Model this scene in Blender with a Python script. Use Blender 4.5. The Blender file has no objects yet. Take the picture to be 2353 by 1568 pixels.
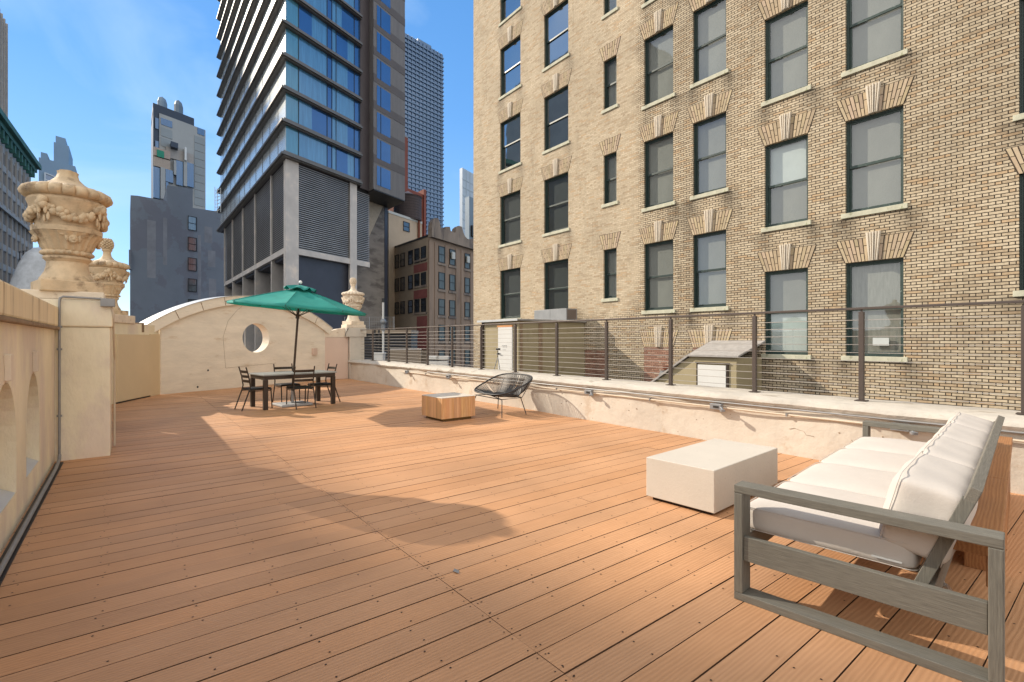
import bpy, bmesh, math, random
from mathutils import Vector, Matrix
from mathutils.geometry import tessellate_polygon
rnd = random.Random(7)
C = bpy.context.scene.collection
R = math.radians
# ------------------------------------------------------------------ camera, sky, sun
F, CX, HY, H = 1150.0, 1176.5, 782.0, 1.46
YAW = math.atan((CX - 290) / F)
S_, C_ = math.sin(YAW), math.cos(YAW)
cam = bpy.data.cameras.new('camera'); co = bpy.data.objects.new('camera', cam); C.objects.link(co)
co.location = (0, 0, H); co.rotation_euler = (R(90), 0, -YAW)
cam.sensor_width = 36; cam.lens = 36 * F / 2353; cam.shift_y = -2 / 2353
cam.clip_start = 0.05; cam.clip_end = 6000
sc = bpy.context.scene; sc.camera = co
sc.render.resolution_x = 1024; sc.render.resolution_y = 682
SUN = Vector((-0.80, 1.50, 1.0)).normalized()
EL = math.asin(SUN.z); AZ = math.atan2(SUN.x, SUN.y)
w = bpy.data.worlds.new('World'); sc.world = w; w.use_nodes = True
nt = w.node_tree; nt.nodes.clear()
sky = nt.nodes.new('ShaderNodeTexSky'); sky.sky_type = 'NISHITA'; sky.sun_disc = False
sky.sun_elevation = EL; sky.sun_rotation = AZ; sky.air_density = 1.0; sky.dust_density = 0.0; sky.ozone_density = 3.0
tc = nt.nodes.new('ShaderNodeTexCoord'); mp = nt.nodes.new('ShaderNodeMapping')
mp.inputs['Scale'].default_value = (1.4, 1.4, 3.2); mp.inputs['Rotation'].default_value = (0.3, 0.5, 0.4)
nz = nt.nodes.new('ShaderNodeTexNoise'); nz.inputs['Scale'].default_value = 1.7; nz.inputs['Detail'].default_value = 7; nz.inputs['Roughness'].default_value = .52; nz.inputs['Distortion'].default_value = .6
cr = nt.nodes.new('ShaderNodeValToRGB'); cr.color_ramp.elements[0].position = .46; cr.color_ramp.elements[1].position = .78
cr.color_ramp.elements[1].color = (.5, .5, .5, 1)
mx = nt.nodes.new('ShaderNodeMix'); mx.data_type = 'RGBA'; mx.inputs[7].default_value = (2.6, 3.3, 4.0, 1)
# deep clear-air blue by elevation, evened out with the physical sky
sx_ = nt.nodes.new('ShaderNodeSeparateXYZ'); nt.links.new(tc.outputs['Generated'], sx_.inputs[0])
er = nt.nodes.new('ShaderNodeValToRGB'); e_ = er.color_ramp.elements
e_[0].position = 0.0; e_[0].color = (.70, .88, 1.0, 1); e_[1].position = .75; e_[1].color = (.06, .28, .72, 1)
q_ = e_.new(.12); q_.color = (.30, .60, 1.0, 1); q_ = e_.new(.4); q_.color = (.12, .40, .90, 1)
nt.links.new(sx_.outputs['Z'], er.inputs[0])
esc = nt.nodes.new('ShaderNodeVectorMath'); esc.operation = 'SCALE'; esc.inputs[3].default_value = 3.0; nt.links.new(er.outputs[0], esc.inputs[0])
em = nt.nodes.new('ShaderNodeMix'); em.data_type = 'RGBA'; em.inputs[0].default_value = .80; nt.links.new(sky.outputs[0], em.inputs[6]); nt.links.new(esc.outputs[0], em.inputs[7])
# bright cloud added to the unseen sky behind the camera, to lift shaded surfaces
dt = nt.nodes.new('ShaderNodeVectorMath'); dt.operation = 'DOT_PRODUCT'; dt.inputs[1].default_value = (-S_, -C_, .25); nt.links.new(tc.outputs['Generated'], dt.inputs[0])
ad = nt.nodes.new('ShaderNodeMath'); ad.operation = 'MULTIPLY_ADD'; ad.inputs[1].default_value = .5; nt.links.new(nz.outputs[0], ad.inputs[0]); nt.links.new(dt.outputs['Value'], ad.inputs[2])
cm = nt.nodes.new('ShaderNodeMapRange'); cm.interpolation_type = 'SMOOTHSTEP'; cm.inputs[1].default_value = .18; cm.inputs[2].default_value = .62; nt.links.new(ad.outputs[0], cm.inputs[0])
cl = nt.nodes.new('ShaderNodeMix'); cl.data_type = 'RGBA'; cl.inputs[7].default_value = (4.6, 4.5, 4.35, 1); nt.links.new(cm.outputs[0], cl.inputs[0])
bg = nt.nodes.new('ShaderNodeBackground'); bg.inputs[1].default_value = 0.15
wo = nt.nodes.new('ShaderNodeOutputWorld')
for a, b in ((tc.outputs['Generated'], mp.inputs[0]), (mp.outputs[0], nz.inputs['Vector']), (nz.outputs[0], cr.inputs[0]),
             (cr.outputs[0], mx.inputs[0]), (em.outputs[2], mx.inputs[6]), (mx.outputs[2], cl.inputs[6]), (cl.outputs[2], bg.inputs[0]), (bg.outputs[0], wo.inputs[0])):
    nt.links.new(a, b)
sl = bpy.data.lights.new('sun', 'SUN'); sl.energy = 2.65; sl.angle = R(.53); sl.color = (1, .885, .73)
so = bpy.data.objects.new('sun', sl); C.objects.link(so); so.rotation_euler = (-SUN).to_track_quat('-Z', 'Y').to_euler()
sc.view_settings.view_transform = 'Standard'; sc.view_settings.look = 'None'
sc.view_settings.exposure = 1.1; sc.view_settings.gamma = 1

# ------------------------------------------------------------------ measuring helpers
def ray(u, v):
    a = (u - CX) / F
    return Vector((S_ + a * C_, C_ - a * S_, (HY - v) / F))
def at(u, v, t):
    d = ray(u, v) * t; return Vector((d.x, d.y, H + d.z))
def onX(u, v, X):
    return at(u, v, X / ray(u, v).x)
def onpl(u, v, p, e):
    """distance along e and height where the sight line meets the upright plane through p along e"""
    d = ray(u, v); t = (p[0] * e[1] - p[1] * e[0]) / (d.x * e[1] - d.y * e[0])
    return ((d.x * t - p[0]) * e[0] + (d.y * t - p[1]) * e[1], H + d.z * t)

# ------------------------------------------------------------------ materials
def newmat(name):
    m = bpy.data.materials.new(name); m.use_nodes = True
    n = m.node_tree.nodes; return m, n, m.node_tree.links, n['Principled BSDF']
MATS = {}
def mat(name, col, rough=.7, metal=0, var=.12, vs=3.0, bump=0, bs=30, stretch=(1, 1, 1), col2=None, c2s=1.2, c2t=(.5, .62), spec=.5, tone=False, coat=0, bd=.01):
    m, n, L, b = newmat(name)
    t = n.new('ShaderNodeTexCoord'); mpn = n.new('ShaderNodeMapping'); mpn.inputs['Scale'].default_value = stretch
    L.new(t.outputs['Object'], mpn.inputs[0])
    nz = n.new('ShaderNodeTexNoise'); nz.inputs['Scale'].default_value = vs; nz.inputs['Detail'].default_value = 8; nz.inputs['Roughness'].default_value = .62
    L.new(mpn.outputs[0], nz.inputs['Vector'])
    mr = n.new('ShaderNodeMapRange'); mr.inputs[1].default_value = .3; mr.inputs[2].default_value = .7; mr.inputs[3].default_value = 1 - var; mr.inputs[4].default_value = 1 + var
    L.new(nz.outputs[0], mr.inputs[0])
    base = n.new('ShaderNodeRGB'); base.outputs[0].default_value = (*col, 1); cur = base.outputs[0]
    if col2:
        n2 = n.new('ShaderNodeTexNoise'); n2.inputs['Scale'].default_value = c2s; n2.inputs['Detail'].default_value = 9; n2.inputs['Roughness'].default_value = .65
        L.new(mpn.outputs[0], n2.inputs['Vector'])
        r2 = n.new('ShaderNodeMapRange'); r2.interpolation_type = 'SMOOTHSTEP'; r2.inputs[1].default_value = c2t[0]; r2.inputs[2].default_value = c2t[1]
        L.new(n2.outputs[0], r2.inputs[0])
        mm = n.new('ShaderNodeMix'); mm.data_type = 'RGBA'; mm.inputs[7].default_value = (*col2, 1)
        L.new(r2.outputs[0], mm.inputs[0]); L.new(cur, mm.inputs[6]); cur = mm.outputs[2]
    v = n.new('ShaderNodeVectorMath'); v.operation = 'SCALE'; L.new(cur, v.inputs[0]); L.new(mr.outputs[0], v.inputs[3]); cur = v.outputs[0]
    if tone:
        a = n.new('ShaderNodeAttribute'); a.attribute_name = 'tone'
        v2 = n.new('ShaderNodeVectorMath'); v2.operation = 'MULTIPLY'; L.new(cur, v2.inputs[0]); L.new(a.outputs['Color'], v2.inputs[1]); cur = v2.outputs[0]
    L.new(cur, b.inputs['Base Color'])
    b.inputs['Roughness'].default_value = rough; b.inputs['Metallic'].default_value = metal
    b.inputs['Specular IOR Level'].default_value = spec; b.inputs['Coat Weight'].default_value = coat
    if bump:
        n3 = n.new('ShaderNodeTexNoise'); n3.inputs['Scale'].default_value = bs; n3.inputs['Detail'].default_value = 6; n3.inputs['Roughness'].default_value = .6
        L.new(mpn.outputs[0], n3.inputs['Vector'])
        bp = n.new('ShaderNodeBump'); bp.inputs['Strength'].default_value = bump; bp.inputs['Distance'].default_value = bd
        L.new(n3.outputs[0], bp.inputs['Height']); L.new(bp.outputs[0], b.inputs['Normal'])
    MATS[name] = m; return m

def math_node(n, L, op, a, b=None, c=None):
    q = n.new('ShaderNodeMath'); q.operation = op
    for i, x in enumerate((a, b, c)):
        if x is None: continue
        if isinstance(x, (int, float)): q.inputs[i].default_value = x
        else: L.new(x, q.inputs[i])
    return q.outputs[0]

def brick_mat(name, axis='Y', h=.072, P=.43, bricks=((.475, .385, .265), (.56, .47, .34), (.39, .305, .205), (.49, .355, .22)), mortar=(.030, .022, .016), mortar2=(.50, .405, .295), patch=True):
    m, n, L, b = newmat(name); M = lambda *a: math_node(n, L, *a)
    g = n.new('ShaderNodeNewGeometry'); sp = n.new('ShaderNodeSeparateXYZ'); L.new(g.outputs['Position'], sp.inputs[0])
    y = sp.outputs[axis]; z = sp.outputs['Z']
    nw = n.new('ShaderNodeTexNoise'); nw.inputs['Scale'].default_value = 3.0; L.new(g.outputs['Position'], nw.inputs['Vector'])
    wob = M('MULTIPLY', M('SUBTRACT', nw.outputs[0], .5), .012)
    zz = M('DIVIDE', M('ADD', z, wob), h); row = M('FLOOR', zz); fz = M('FRACT', zz)
    off = M('MULTIPLY', M('FLOORED_MODULO', row, 2.0), .5)
    wn0 = n.new('ShaderNodeTexWhiteNoise'); wn0.noise_dimensions = '1D'; L.new(row, wn0.inputs['W'])
    xx = M('ADD', M('ADD', M('DIVIDE', M('ADD', y, wob), P), off), M('MULTIPLY', wn0.outputs[0], .06))
    fx = M('FRACT', xx); fl = M('FLOOR', xx)
    hd = M('LESS_THAN', fx, .27)
    idn = M('ADD', M('MULTIPLY', fl, 2.0), hd)
    cv = n.new('ShaderNodeCombineXYZ'); L.new(idn, cv.inputs[0]); L.new(row, cv.inputs[1])
    wn = n.new('ShaderNodeTexWhiteNoise'); wn.noise_dimensions = '2D'; L.new(cv.outputs[0], wn.inputs['Vector'])
    ramp = n.new('ShaderNodeValToRGB'); ramp.color_ramp.interpolation = 'LINEAR'
    e = ramp.color_ramp.elements; e[0].position = 0; e[0].color = (*bricks[0], 1); e[1].position = .55; e[1].color = (*bricks[1], 1)
    q = e.new(.84); q.color = (*bricks[2], 1); q = e.new(.97); q.color = (*bricks[3], 1)
    L.new(wn.outputs['Value'], ramp.inputs[0])
    jz = M('LESS_THAN', fz, .24)
    jx = M('ADD', M('LESS_THAN', fx, .04), M('LESS_THAN', M('ABSOLUTE', M('SUBTRACT', fx, .27)), .022))
    j = M('MINIMUM', M('ADD', jz, jx), 1.0)
    # weathering
    n1 = n.new('ShaderNodeTexNoise'); n1.inputs['Scale'].default_value = .35; n1.inputs['Detail'].default_value = 9; n1.inputs['Roughness'].default_value = .7
    L.new(g.outputs['Position'], n1.inputs['Vector'])
    n2 = n.new('ShaderNodeTexNoise'); n2.inputs['Scale'].default_value = 14; n2.inputs['Detail'].default_value = 5; L.new(g.outputs['Position'], n2.inputs['Vector'])
    w1 = n.new('ShaderNodeMapRange'); w1.inputs[1].default_value = .3; w1.inputs[2].default_value = .7; w1.inputs[3].default_value = .78; w1.inputs[4].default_value = 1.14; L.new(n1.outputs[0], w1.inputs[0])
    w2 = n.new('ShaderNodeMapRange'); w2.inputs[1].default_value = .3; w2.inputs[2].default_value = .7; w2.inputs[3].default_value = .84; w2.inputs[4].default_value = 1.12; L.new(n2.outputs[0], w2.inputs[0])
    ms_ = n.new('ShaderNodeMapping'); ms_.inputs['Scale'].default_value = (1, 1.6, .16); L.new(g.outputs['Position'], ms_.inputs[0])
    n5 = n.new('ShaderNodeTexNoise'); n5.inputs['Scale'].default_value = 1.0; n5.inputs['Detail'].default_value = 8; n5.inputs['Roughness'].default_value = .7; L.new(ms_.outputs[0], n5.inputs['Vector'])
    w5 = n.new('ShaderNodeMapRange'); w5.interpolation_type = 'SMOOTHSTEP'; w5.inputs[1].default_value = .52; w5.inputs[2].default_value = .75; w5.inputs[3].default_value = 1.0; w5.inputs[4].default_value = .66; L.new(n5.outputs[0], w5.inputs[0])
    vb = n.new('ShaderNodeVectorMath'); vb.operation = 'SCALE'; L.new(ramp.outputs[0], vb.inputs[0]); L.new(M('MULTIPLY', M('MULTIPLY', w1.outputs[0], w2.outputs[0]), w5.outputs[0]), vb.inputs[3])
    if patch:    # grime washed down from the ends of the window sills
        tot = None
        for (yc, zs) in ((19.17, 2.42), (20.86, 2.42), (15.82, 2.42), (10.45, 2.42), (8.47, 2.42), (9.85, 2.42), (6.0, .91), (3.82, .91), (7.4, .91), (5.25, .91), (1.9, 2.42)):
            d_ = M('FLOORED_MODULO', M('DIVIDE', M('SUBTRACT', zs, z), 3.81), 1.0)
            fall = M('MAXIMUM', 0.0, M('SUBTRACT', 1.0, M('DIVIDE', d_, .26)))
            side = M('MAXIMUM', 0.0, M('SUBTRACT', 1.0, M('DIVIDE', M('ABSOLUTE', M('SUBTRACT', M('SUBTRACT', y, M('MULTIPLY', d_, -.5)), yc)), .42)))
            s_ = M('MULTIPLY', fall, side); tot = s_ if tot is None else M('ADD', tot, s_)
        k_ = M('SUBTRACT', 1.0, M('MULTIPLY', M('MINIMUM', tot, 1.0), M('MULTIPLY', n5.outputs[0], 1.15)))
        vb2 = n.new('ShaderNodeVectorMath'); vb2.operation = 'SCALE'; L.new(vb.outputs[0], vb2.inputs[0]); L.new(k_, vb2.inputs[3]); vb = vb2
    mo = n.new('ShaderNodeMix'); mo.data_type = 'RGBA'; mo.inputs[6].default_value = (*mortar, 1); mo.inputs[7].default_value = (*mortar2, 1)
    if patch:
        yy = M('ADD', y, M('MULTIPLY', M('SUBTRACT', n1.outputs[0], .5), 1.2))
        a1 = n.new('ShaderNodeMapRange'); a1.interpolation_type = 'SMOOTHSTEP'; a1.inputs[1].default_value = 11.7; a1.inputs[2].default_value = 12.3; L.new(yy, a1.inputs[0])
        a2 = n.new('ShaderNodeMapRange'); a2.interpolation_type = 'SMOOTHSTEP'; a2.inputs[1].default_value = 2.3; a2.inputs[2].default_value = 3.0
        L.new(M('ADD', z, M('ADD', M('MULTIPLY', M('SUBTRACT', n1.outputs[0], .5), 3.0), M('MULTIPLY', M('SUBTRACT', y, 12.0), .08))), a2.inputs[0])
        f = M('MULTIPLY', M('MULTIPLY', a1.outputs[0], a2.outputs[0]), .88); L.new(f, mo.inputs[0])
    else: mo.inputs[0].default_value = .0
    fin = n.new('ShaderNodeMix'); fin.data_type = 'RGBA'; L.new(j, fin.inputs[0]); L.new(vb.outputs[0], fin.inputs[6]); L.new(mo.outputs[2], fin.inputs[7])
    L.new(fin.outputs[2], b.inputs['Base Color']); b.inputs['Roughness'].default_value = .85; b.inputs['Specular IOR Level'].default_value = .25
    hgt = M('ADD', M('SUBTRACT', 1.0, j), M('MULTIPLY', n2.outputs[0], .35))
    bp = n.new('ShaderNodeBump'); bp.inputs['Strength'].default_value = .8; bp.inputs['Distance'].default_value = .012
    L.new(hgt, bp.inputs['Height']); L.new(bp.outputs[0], b.inputs['Normal'])
    return m

def glass_mat(name, tint=(.02, .03, .04), see=.5, refl=.25, rough=.02):
    """window glass: part see-through, part mirror, stronger mirror at a glancing angle"""
    m, n, L, b = newmat(name); n.remove(b)
    tr = n.new('ShaderNodeBsdfTransparent'); tr.inputs[0].default_value = (.93, .97, .96, 1)
    df = n.new('ShaderNodeBsdfDiffuse'); df.inputs[0].default_value = (*tint, 1)
    gl = n.new('ShaderNodeBsdfGlossy'); gl.inputs['Roughness'].default_value = rough; gl.inputs[0].default_value = (.9, .95, 1, 1)
    m1 = n.new('ShaderNodeMixShader'); m1.inputs[0].default_value = 1 - see; L.new(tr.outputs[0], m1.inputs[1]); L.new(df.outputs[0], m1.inputs[2])
    fr = n.new('ShaderNodeLayerWeight'); fr.inputs[0].default_value = .5
    pw_ = n.new('ShaderNodeMath'); pw_.operation = 'POWER'; pw_.inputs[1].default_value = 4; L.new(fr.outputs['Facing'], pw_.inputs[0])
    mr = n.new('ShaderNodeMapRange'); mr.inputs[3].default_value = refl; mr.inputs[4].default_value = .9; L.new(pw_.outputs[0], mr.inputs[0])
    tcn = n.new('ShaderNodeTexCoord'); nz = n.new('ShaderNodeTexNoise'); nz.inputs['Scale'].default_value = .9; L.new(tcn.outputs['Object'], nz.inputs['Vector'])
    bp = n.new('ShaderNodeBump'); bp.inputs['Strength'].default_value = .12; bp.inputs['Distance'].default_value = .02; L.new(nz.outputs[0], bp.inputs['Height']); L.new(bp.outputs[0], gl.inputs['Normal'])
    m2 = n.new('ShaderNodeMixShader'); L.new(mr.outputs[0], m2.inputs[0]); L.new(m1.outputs[0], m2.inputs[1]); L.new(gl.outputs[0], m2.inputs[2])
    L.new(m2.outputs[0], n['Material Output'].inputs[0]); return m

def wood_mat(name, c1, c2, rough=.55, axis=(1, 14, 14), scale=3.0, bump=.3, tone=False, bs=6, spec=.4, wave=.45):
    """long soft grain running along the local axis with scale 1; object coordinates plus a per-board offset"""
    m, n, L, b = newmat(name)
    t = n.new('ShaderNodeTexCoord'); mpn = n.new('ShaderNodeMapping'); mpn.inputs['Scale'].default_value = axis
    L.new(t.outputs['Object'], mpn.inputs[0]); vec = mpn.outputs[0]
    if tone:
        a = n.new('ShaderNodeAttribute'); a.attribute_name = 'tone'
        ad = n.new('ShaderNodeVectorMath'); ad.operation = 'MULTIPLY_ADD'; L.new(a.outputs['Color'], ad.inputs[0]); ad.inputs[1].default_value = (37, 91, 53); L.new(vec, ad.inputs[2]); vec = ad.outputs[0]
    n1 = n.new('ShaderNodeTexNoise'); n1.inputs['Scale'].default_value = scale; n1.inputs['Detail'].default_value = 7; n1.inputs['Roughness'].default_value = .6; n1.inputs['Distortion'].default_value = .8
    L.new(vec, n1.inputs['Vector'])
    wv = n.new('ShaderNodeTexWave'); wv.bands_direction = 'Y'; wv.inputs['Scale'].default_value = scale * .35; wv.inputs['Distortion'].default_value = 9; wv.inputs['Detail'].default_value = 3; wv.inputs['Detail Scale'].default_value = .7
    L.new(vec, wv.inputs['Vector'])
    ad2 = n.new('ShaderNodeMath'); ad2.operation = 'MULTIPLY_ADD'; L.new(wv.outputs[0], ad2.inputs[0]); ad2.inputs[1].default_value = wave
    sc_ = n.new('ShaderNodeMath'); sc_.operation = 'MULTIPLY'; L.new(n1.outputs[0], sc_.inputs[0]); sc_.inputs[1].default_value = 1.05 - wave; n1.inputs['Distortion'].default_value = .3 if wave < .1 else .8; L.new(sc_.outputs[0], ad2.inputs[2])
    rp = n.new('ShaderNodeMix'); rp.data_type = 'RGBA'; rp.inputs[6].default_value = (*c1, 1); rp.inputs[7].default_value = (*c2, 1); L.new(ad2.outputs[0], rp.inputs[0])
    n4 = n.new('ShaderNodeTexNoise'); n4.inputs['Scale'].default_value = .8; n4.inputs['Detail'].default_value = 6; L.new(t.outputs['Object'], n4.inputs['Vector'])
    r4 = n.new('ShaderNodeMapRange'); r4.inputs[1].default_value = .3; r4.inputs[2].default_value = .7; r4.inputs[3].default_value = .83; r4.inputs[4].default_value = 1.14; L.new(n4.outputs[0], r4.inputs[0])
    v = n.new('ShaderNodeVectorMath'); v.operation = 'SCALE'; L.new(rp.outputs[2], v.inputs[0]); L.new(r4.outputs[0], v.inputs[3]); cur = v.outputs[0]
    if tone:
        v2 = n.new('ShaderNodeVectorMath'); v2.operation = 'MULTIPLY'; L.new(cur, v2.inputs[0]); L.new(a.outputs['Color'], v2.inputs[1]); cur = v2.outputs[0]
    L.new(cur, b.inputs['Base Color']); b.inputs['Roughness'].default_value = rough; b.inputs['Specular IOR Level'].default_value = spec
    bp = n.new('ShaderNodeBump'); bp.inputs['Strength'].default_value = bump; bp.inputs['Distance'].default_value = .003
    L.new(ad2.outputs[0], bp.inputs['Height']); L.new(bp.outputs[0], b.inputs['Normal'])
    return m

M_deck = wood_mat('deck board', (.45, .232, .112), (.61, .335, .175), .62, (1.0, 9, 9), 4.6, .7, tone=True, wave=.38)
M_screw = mat('screw head', (.035, .025, .02), .6, .5)
M_edge = mat('gap shade on board edge', (.11, .052, .024), .9, 0, .3, 6)  # shade in the gaps painted into the board sides as a dark colour
M_gap = mat('deck underside', (.03, .02, .015), .95)
M_cream = mat('cream stucco', (.80, .715, .53), .85, 0, .14, 1.1, .7, 9, (1, 1, .55), col2=(.70, .60, .49), c2s=1.6, c2t=(.42, .62), bd=.02)
M_copst = mat('rain streaked coping', (.78, .66, .45), .85, 0, .12, 1.5, .5, 9, (5, 5, .35), col2=(.36, .24, .13), c2s=2.6, c2t=(.56, .68), bd=.015)
M_creamsm = mat('smooth cream panel paint', (.70, .56, .36), .8, 0, .04, 1.2, .1, 4)
M_pinkpanel = mat('pinkish panel paint', (.66, .50, .40), .8, 0, .05, 1.2, .1, 4)
M_arch = mat('arched wall stucco', (.80, .725, .60), .85, 0, .10, 1.3, .9, 6, (1, 1, 3.5), col2=(.66, .54, .39), c2s=1.6, c2t=(.58, .74), bd=.012)
M_rwall = mat('peeling white wall paint', (.58, .53, .455), .85, 0, .09, 2.0, .8, 5, col2=(.50, .42, .33), c2s=2.1, c2t=(.55, .68), bd=.02)
M_cap = mat('rough wall coping', (.50, .46, .40), .9, 0, .18, 4, 1.0, 9, (1, .5, 1), col2=(.30, .26, .21), c2s=4, c2t=(.54, .66), bd=.025)
M_flash = mat('white metal flashing', (.55, .57, .58), .45, .2, .05)
M_terra = mat('terracotta urn glaze', (.60, .455, .29), .75, 0, .18, 6, .8, 26, col2=(.24, .165, .10), c2s=4.5, c2t=(.52, .70), bd=.01)
M_terral = mat('pale weathered urn stone', (.74, .63, .49), .8, 0, .12, 6, .5, 30, col2=(.45, .32, .20), c2s=5, c2t=(.58, .72), bd=.008)
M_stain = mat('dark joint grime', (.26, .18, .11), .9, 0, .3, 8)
M_conduit = mat('galvanised conduit', (.26, .26, .26), .55, .3, .12, 8)
M_conduitp = mat('painted conduit', (.58, .49, .38), .7, 0, .05)
M_rail = mat('bronze railing paint', (.085, .068, .06), .45, .3, .06)
M_cable = mat('steel cable', (.34, .32, .30), .6, .3, .05)
M_dkmet = mat('dark brown metal', (.050, .036, .027), .42, .4, .1)
M_tabtop = mat('grey table top', (.30, .31, .30), .35, .0, .1, 8)
M_seatblk = mat('black chair seat', (.018, .018, .017), .6)
M_green = mat('green canopy fabric', (.07, .49, .43), .75, 0, .08, 5, .15, 200)
M_greend = mat('green vent fabric', (.01, .22, .19), .75, 0, .08, 5)
M_pole = mat('dark umbrella pole', (.06, .04, .03), .4, .4)
M_white = mat('white knob', (.8, .8, .78), .4)
M_slab = mat('concrete slab base', (.42, .43, .44), .7, 0, .08, 6)
M_cord = mat('black cord', (.022, .022, .024), .5)
M_conc = mat('cast stone table', (.56, .515, .45), .75, 0, .05, 2, .5, 40, col2=(.36, .31, .25), c2s=38, c2t=(.66, .70), bd=.004)
M_cedar = wood_mat('cedar slat', (.54, .27, .11), (.74, .46, .25), .6, (14, 14, 1), 4, .3, tone=True)
M_cedartop = mat('grey cedar top', (.60, .54, .46), .6, 0, .15, 5)
M_brass = mat('bronze plinth', (.16, .10, .035), .4, .5)
M_teak = wood_mat('weathered teak', (.06, .057, .05), (.235, .225, .19), .65, (36, 2.0, 36), 5, .5, wave=0)
M_teakl = wood_mat('weathered teak rail', (.07, .065, .055), (.26, .24, .20), .65, (2.0, 36, 36), 5, .5, wave=0)
M_teakz = wood_mat('weathered teak upright', (.06, .057, .05), (.235, .225, .19), .65, (36, 36, 2.0), 5, .5, wave=0)
M_fabric = mat('off white cushion fabric', (.55, .505, .46), .9, 0, .05, 3, .35, 60, bd=.004)
M_bench = wood_mat('stained bench wood', (.25, .10, .035), (.44, .21, .085), .5, (1.4, 14, 14), 4, .35)
M_plastic = glass_mat('clear plastic', (.5, .45, .42), .7, .1)
M_brick = brick_mat('tan brick')
M_redbrick = brick_mat('red brick infill', bricks=((.33, .17, .12), (.42, .26, .19), (.27, .14, .10), (.46, .36, .28)), mortar=(.12, .07, .05), patch=False, h=.068, P=.32)
M_vous = mat('tan voussoir brick', (.44, .355, .24), .85, 0, .1, 9, tone=True)
M_joint = mat('dark raked joint', (.055, .038, .025), .95)
M_key = mat('ribbed keystone', (.62, .55, .45), .7, 0, .1, 8)
M_sill = mat('mossy stone sill', (.50, .49, .38), .85, 0, .15, 5, .4, 20, col2=(.30, .31, .20), c2s=6, c2t=(.55, .68))
M_frame = mat('dark green window paint', (.016, .034, .030), .4, 0, .2, 8)
M_framel = mat('worn green window paint', (.028, .052, .045), .5, 0, .3, 14, col2=(.20, .27, .23), c2s=9, c2t=(.60, .70))
M_glass = glass_mat('window glass', (.02, .025, .03), .96, .11)
M_glassd = glass_mat('dark window glass', (.012, .018, .024), .15, .38)
M_blind = mat('frosted window film', (.22, .215, .195), .8, 0, .12, 1.3, .5, 18, (1, 1, .6))
M_blindw = mat('white window blind', (.50, .53, .52), .8, 0, .05, 3)
M_blindd = mat('grey mesh blind', (.24, .235, .21), .85, 0, .18, 3, .2, 25, (6, 6, 1))
M_inside = mat('dark room', (.03, .035, .035), .9)
M_curtain = mat('pale green curtain', (.55, .64, .60), .8, 0, .2, 5, 0, 1, (9, 9, .6))
M_oliv = mat('khaki stucco', (.34, .285, .175), .85, 0, .1, .9, .3, 12, col2=(.24, .19, .11), c2s=1.4, c2t=(.55, .72))
M_roof = mat('grey roofing felt', (.34, .32, .30), .9, 0, .18, 6, .5, 25)
M_doorw = mat('white door paint', (.66, .655, .63), .5, 0, .03, 2)
M_orange = mat('rust orange trim', (.60, .27, .10), .7)
M_galv = mat('galvanised sheet', (.25, .26, .27), .55, .3, .10, 3)
M_black = mat('black paint', (.02, .02, .02), .5)
M_rust = mat('rusted steel', (.20, .07, .04), .8, .2, .3, 12)
M_ground = mat('street asphalt', (.05, .05, .05), .9, 0, .2, .3)
M_tar = mat('roof tar', (.11, .10, .09), .95, 0, .2, 1)

def translucent(m, amt):
    n, L = m.node_tree.nodes, m.node_tree.links; bs = n['Principled BSDF']; out = n['Material Output']
    t = n.new('ShaderNodeBsdfTranslucent'); src = bs.inputs['Base Color'].links[0].from_socket; L.new(src, t.inputs[0])
    x = n.new('ShaderNodeMixShader'); x.inputs[0].default_value = amt; L.new(bs.outputs[0], x.inputs[1]); L.new(t.outputs[0], x.inputs[2]); L.new(x.outputs[0], out.inputs[0])
translucent(M_green, .5)
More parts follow.
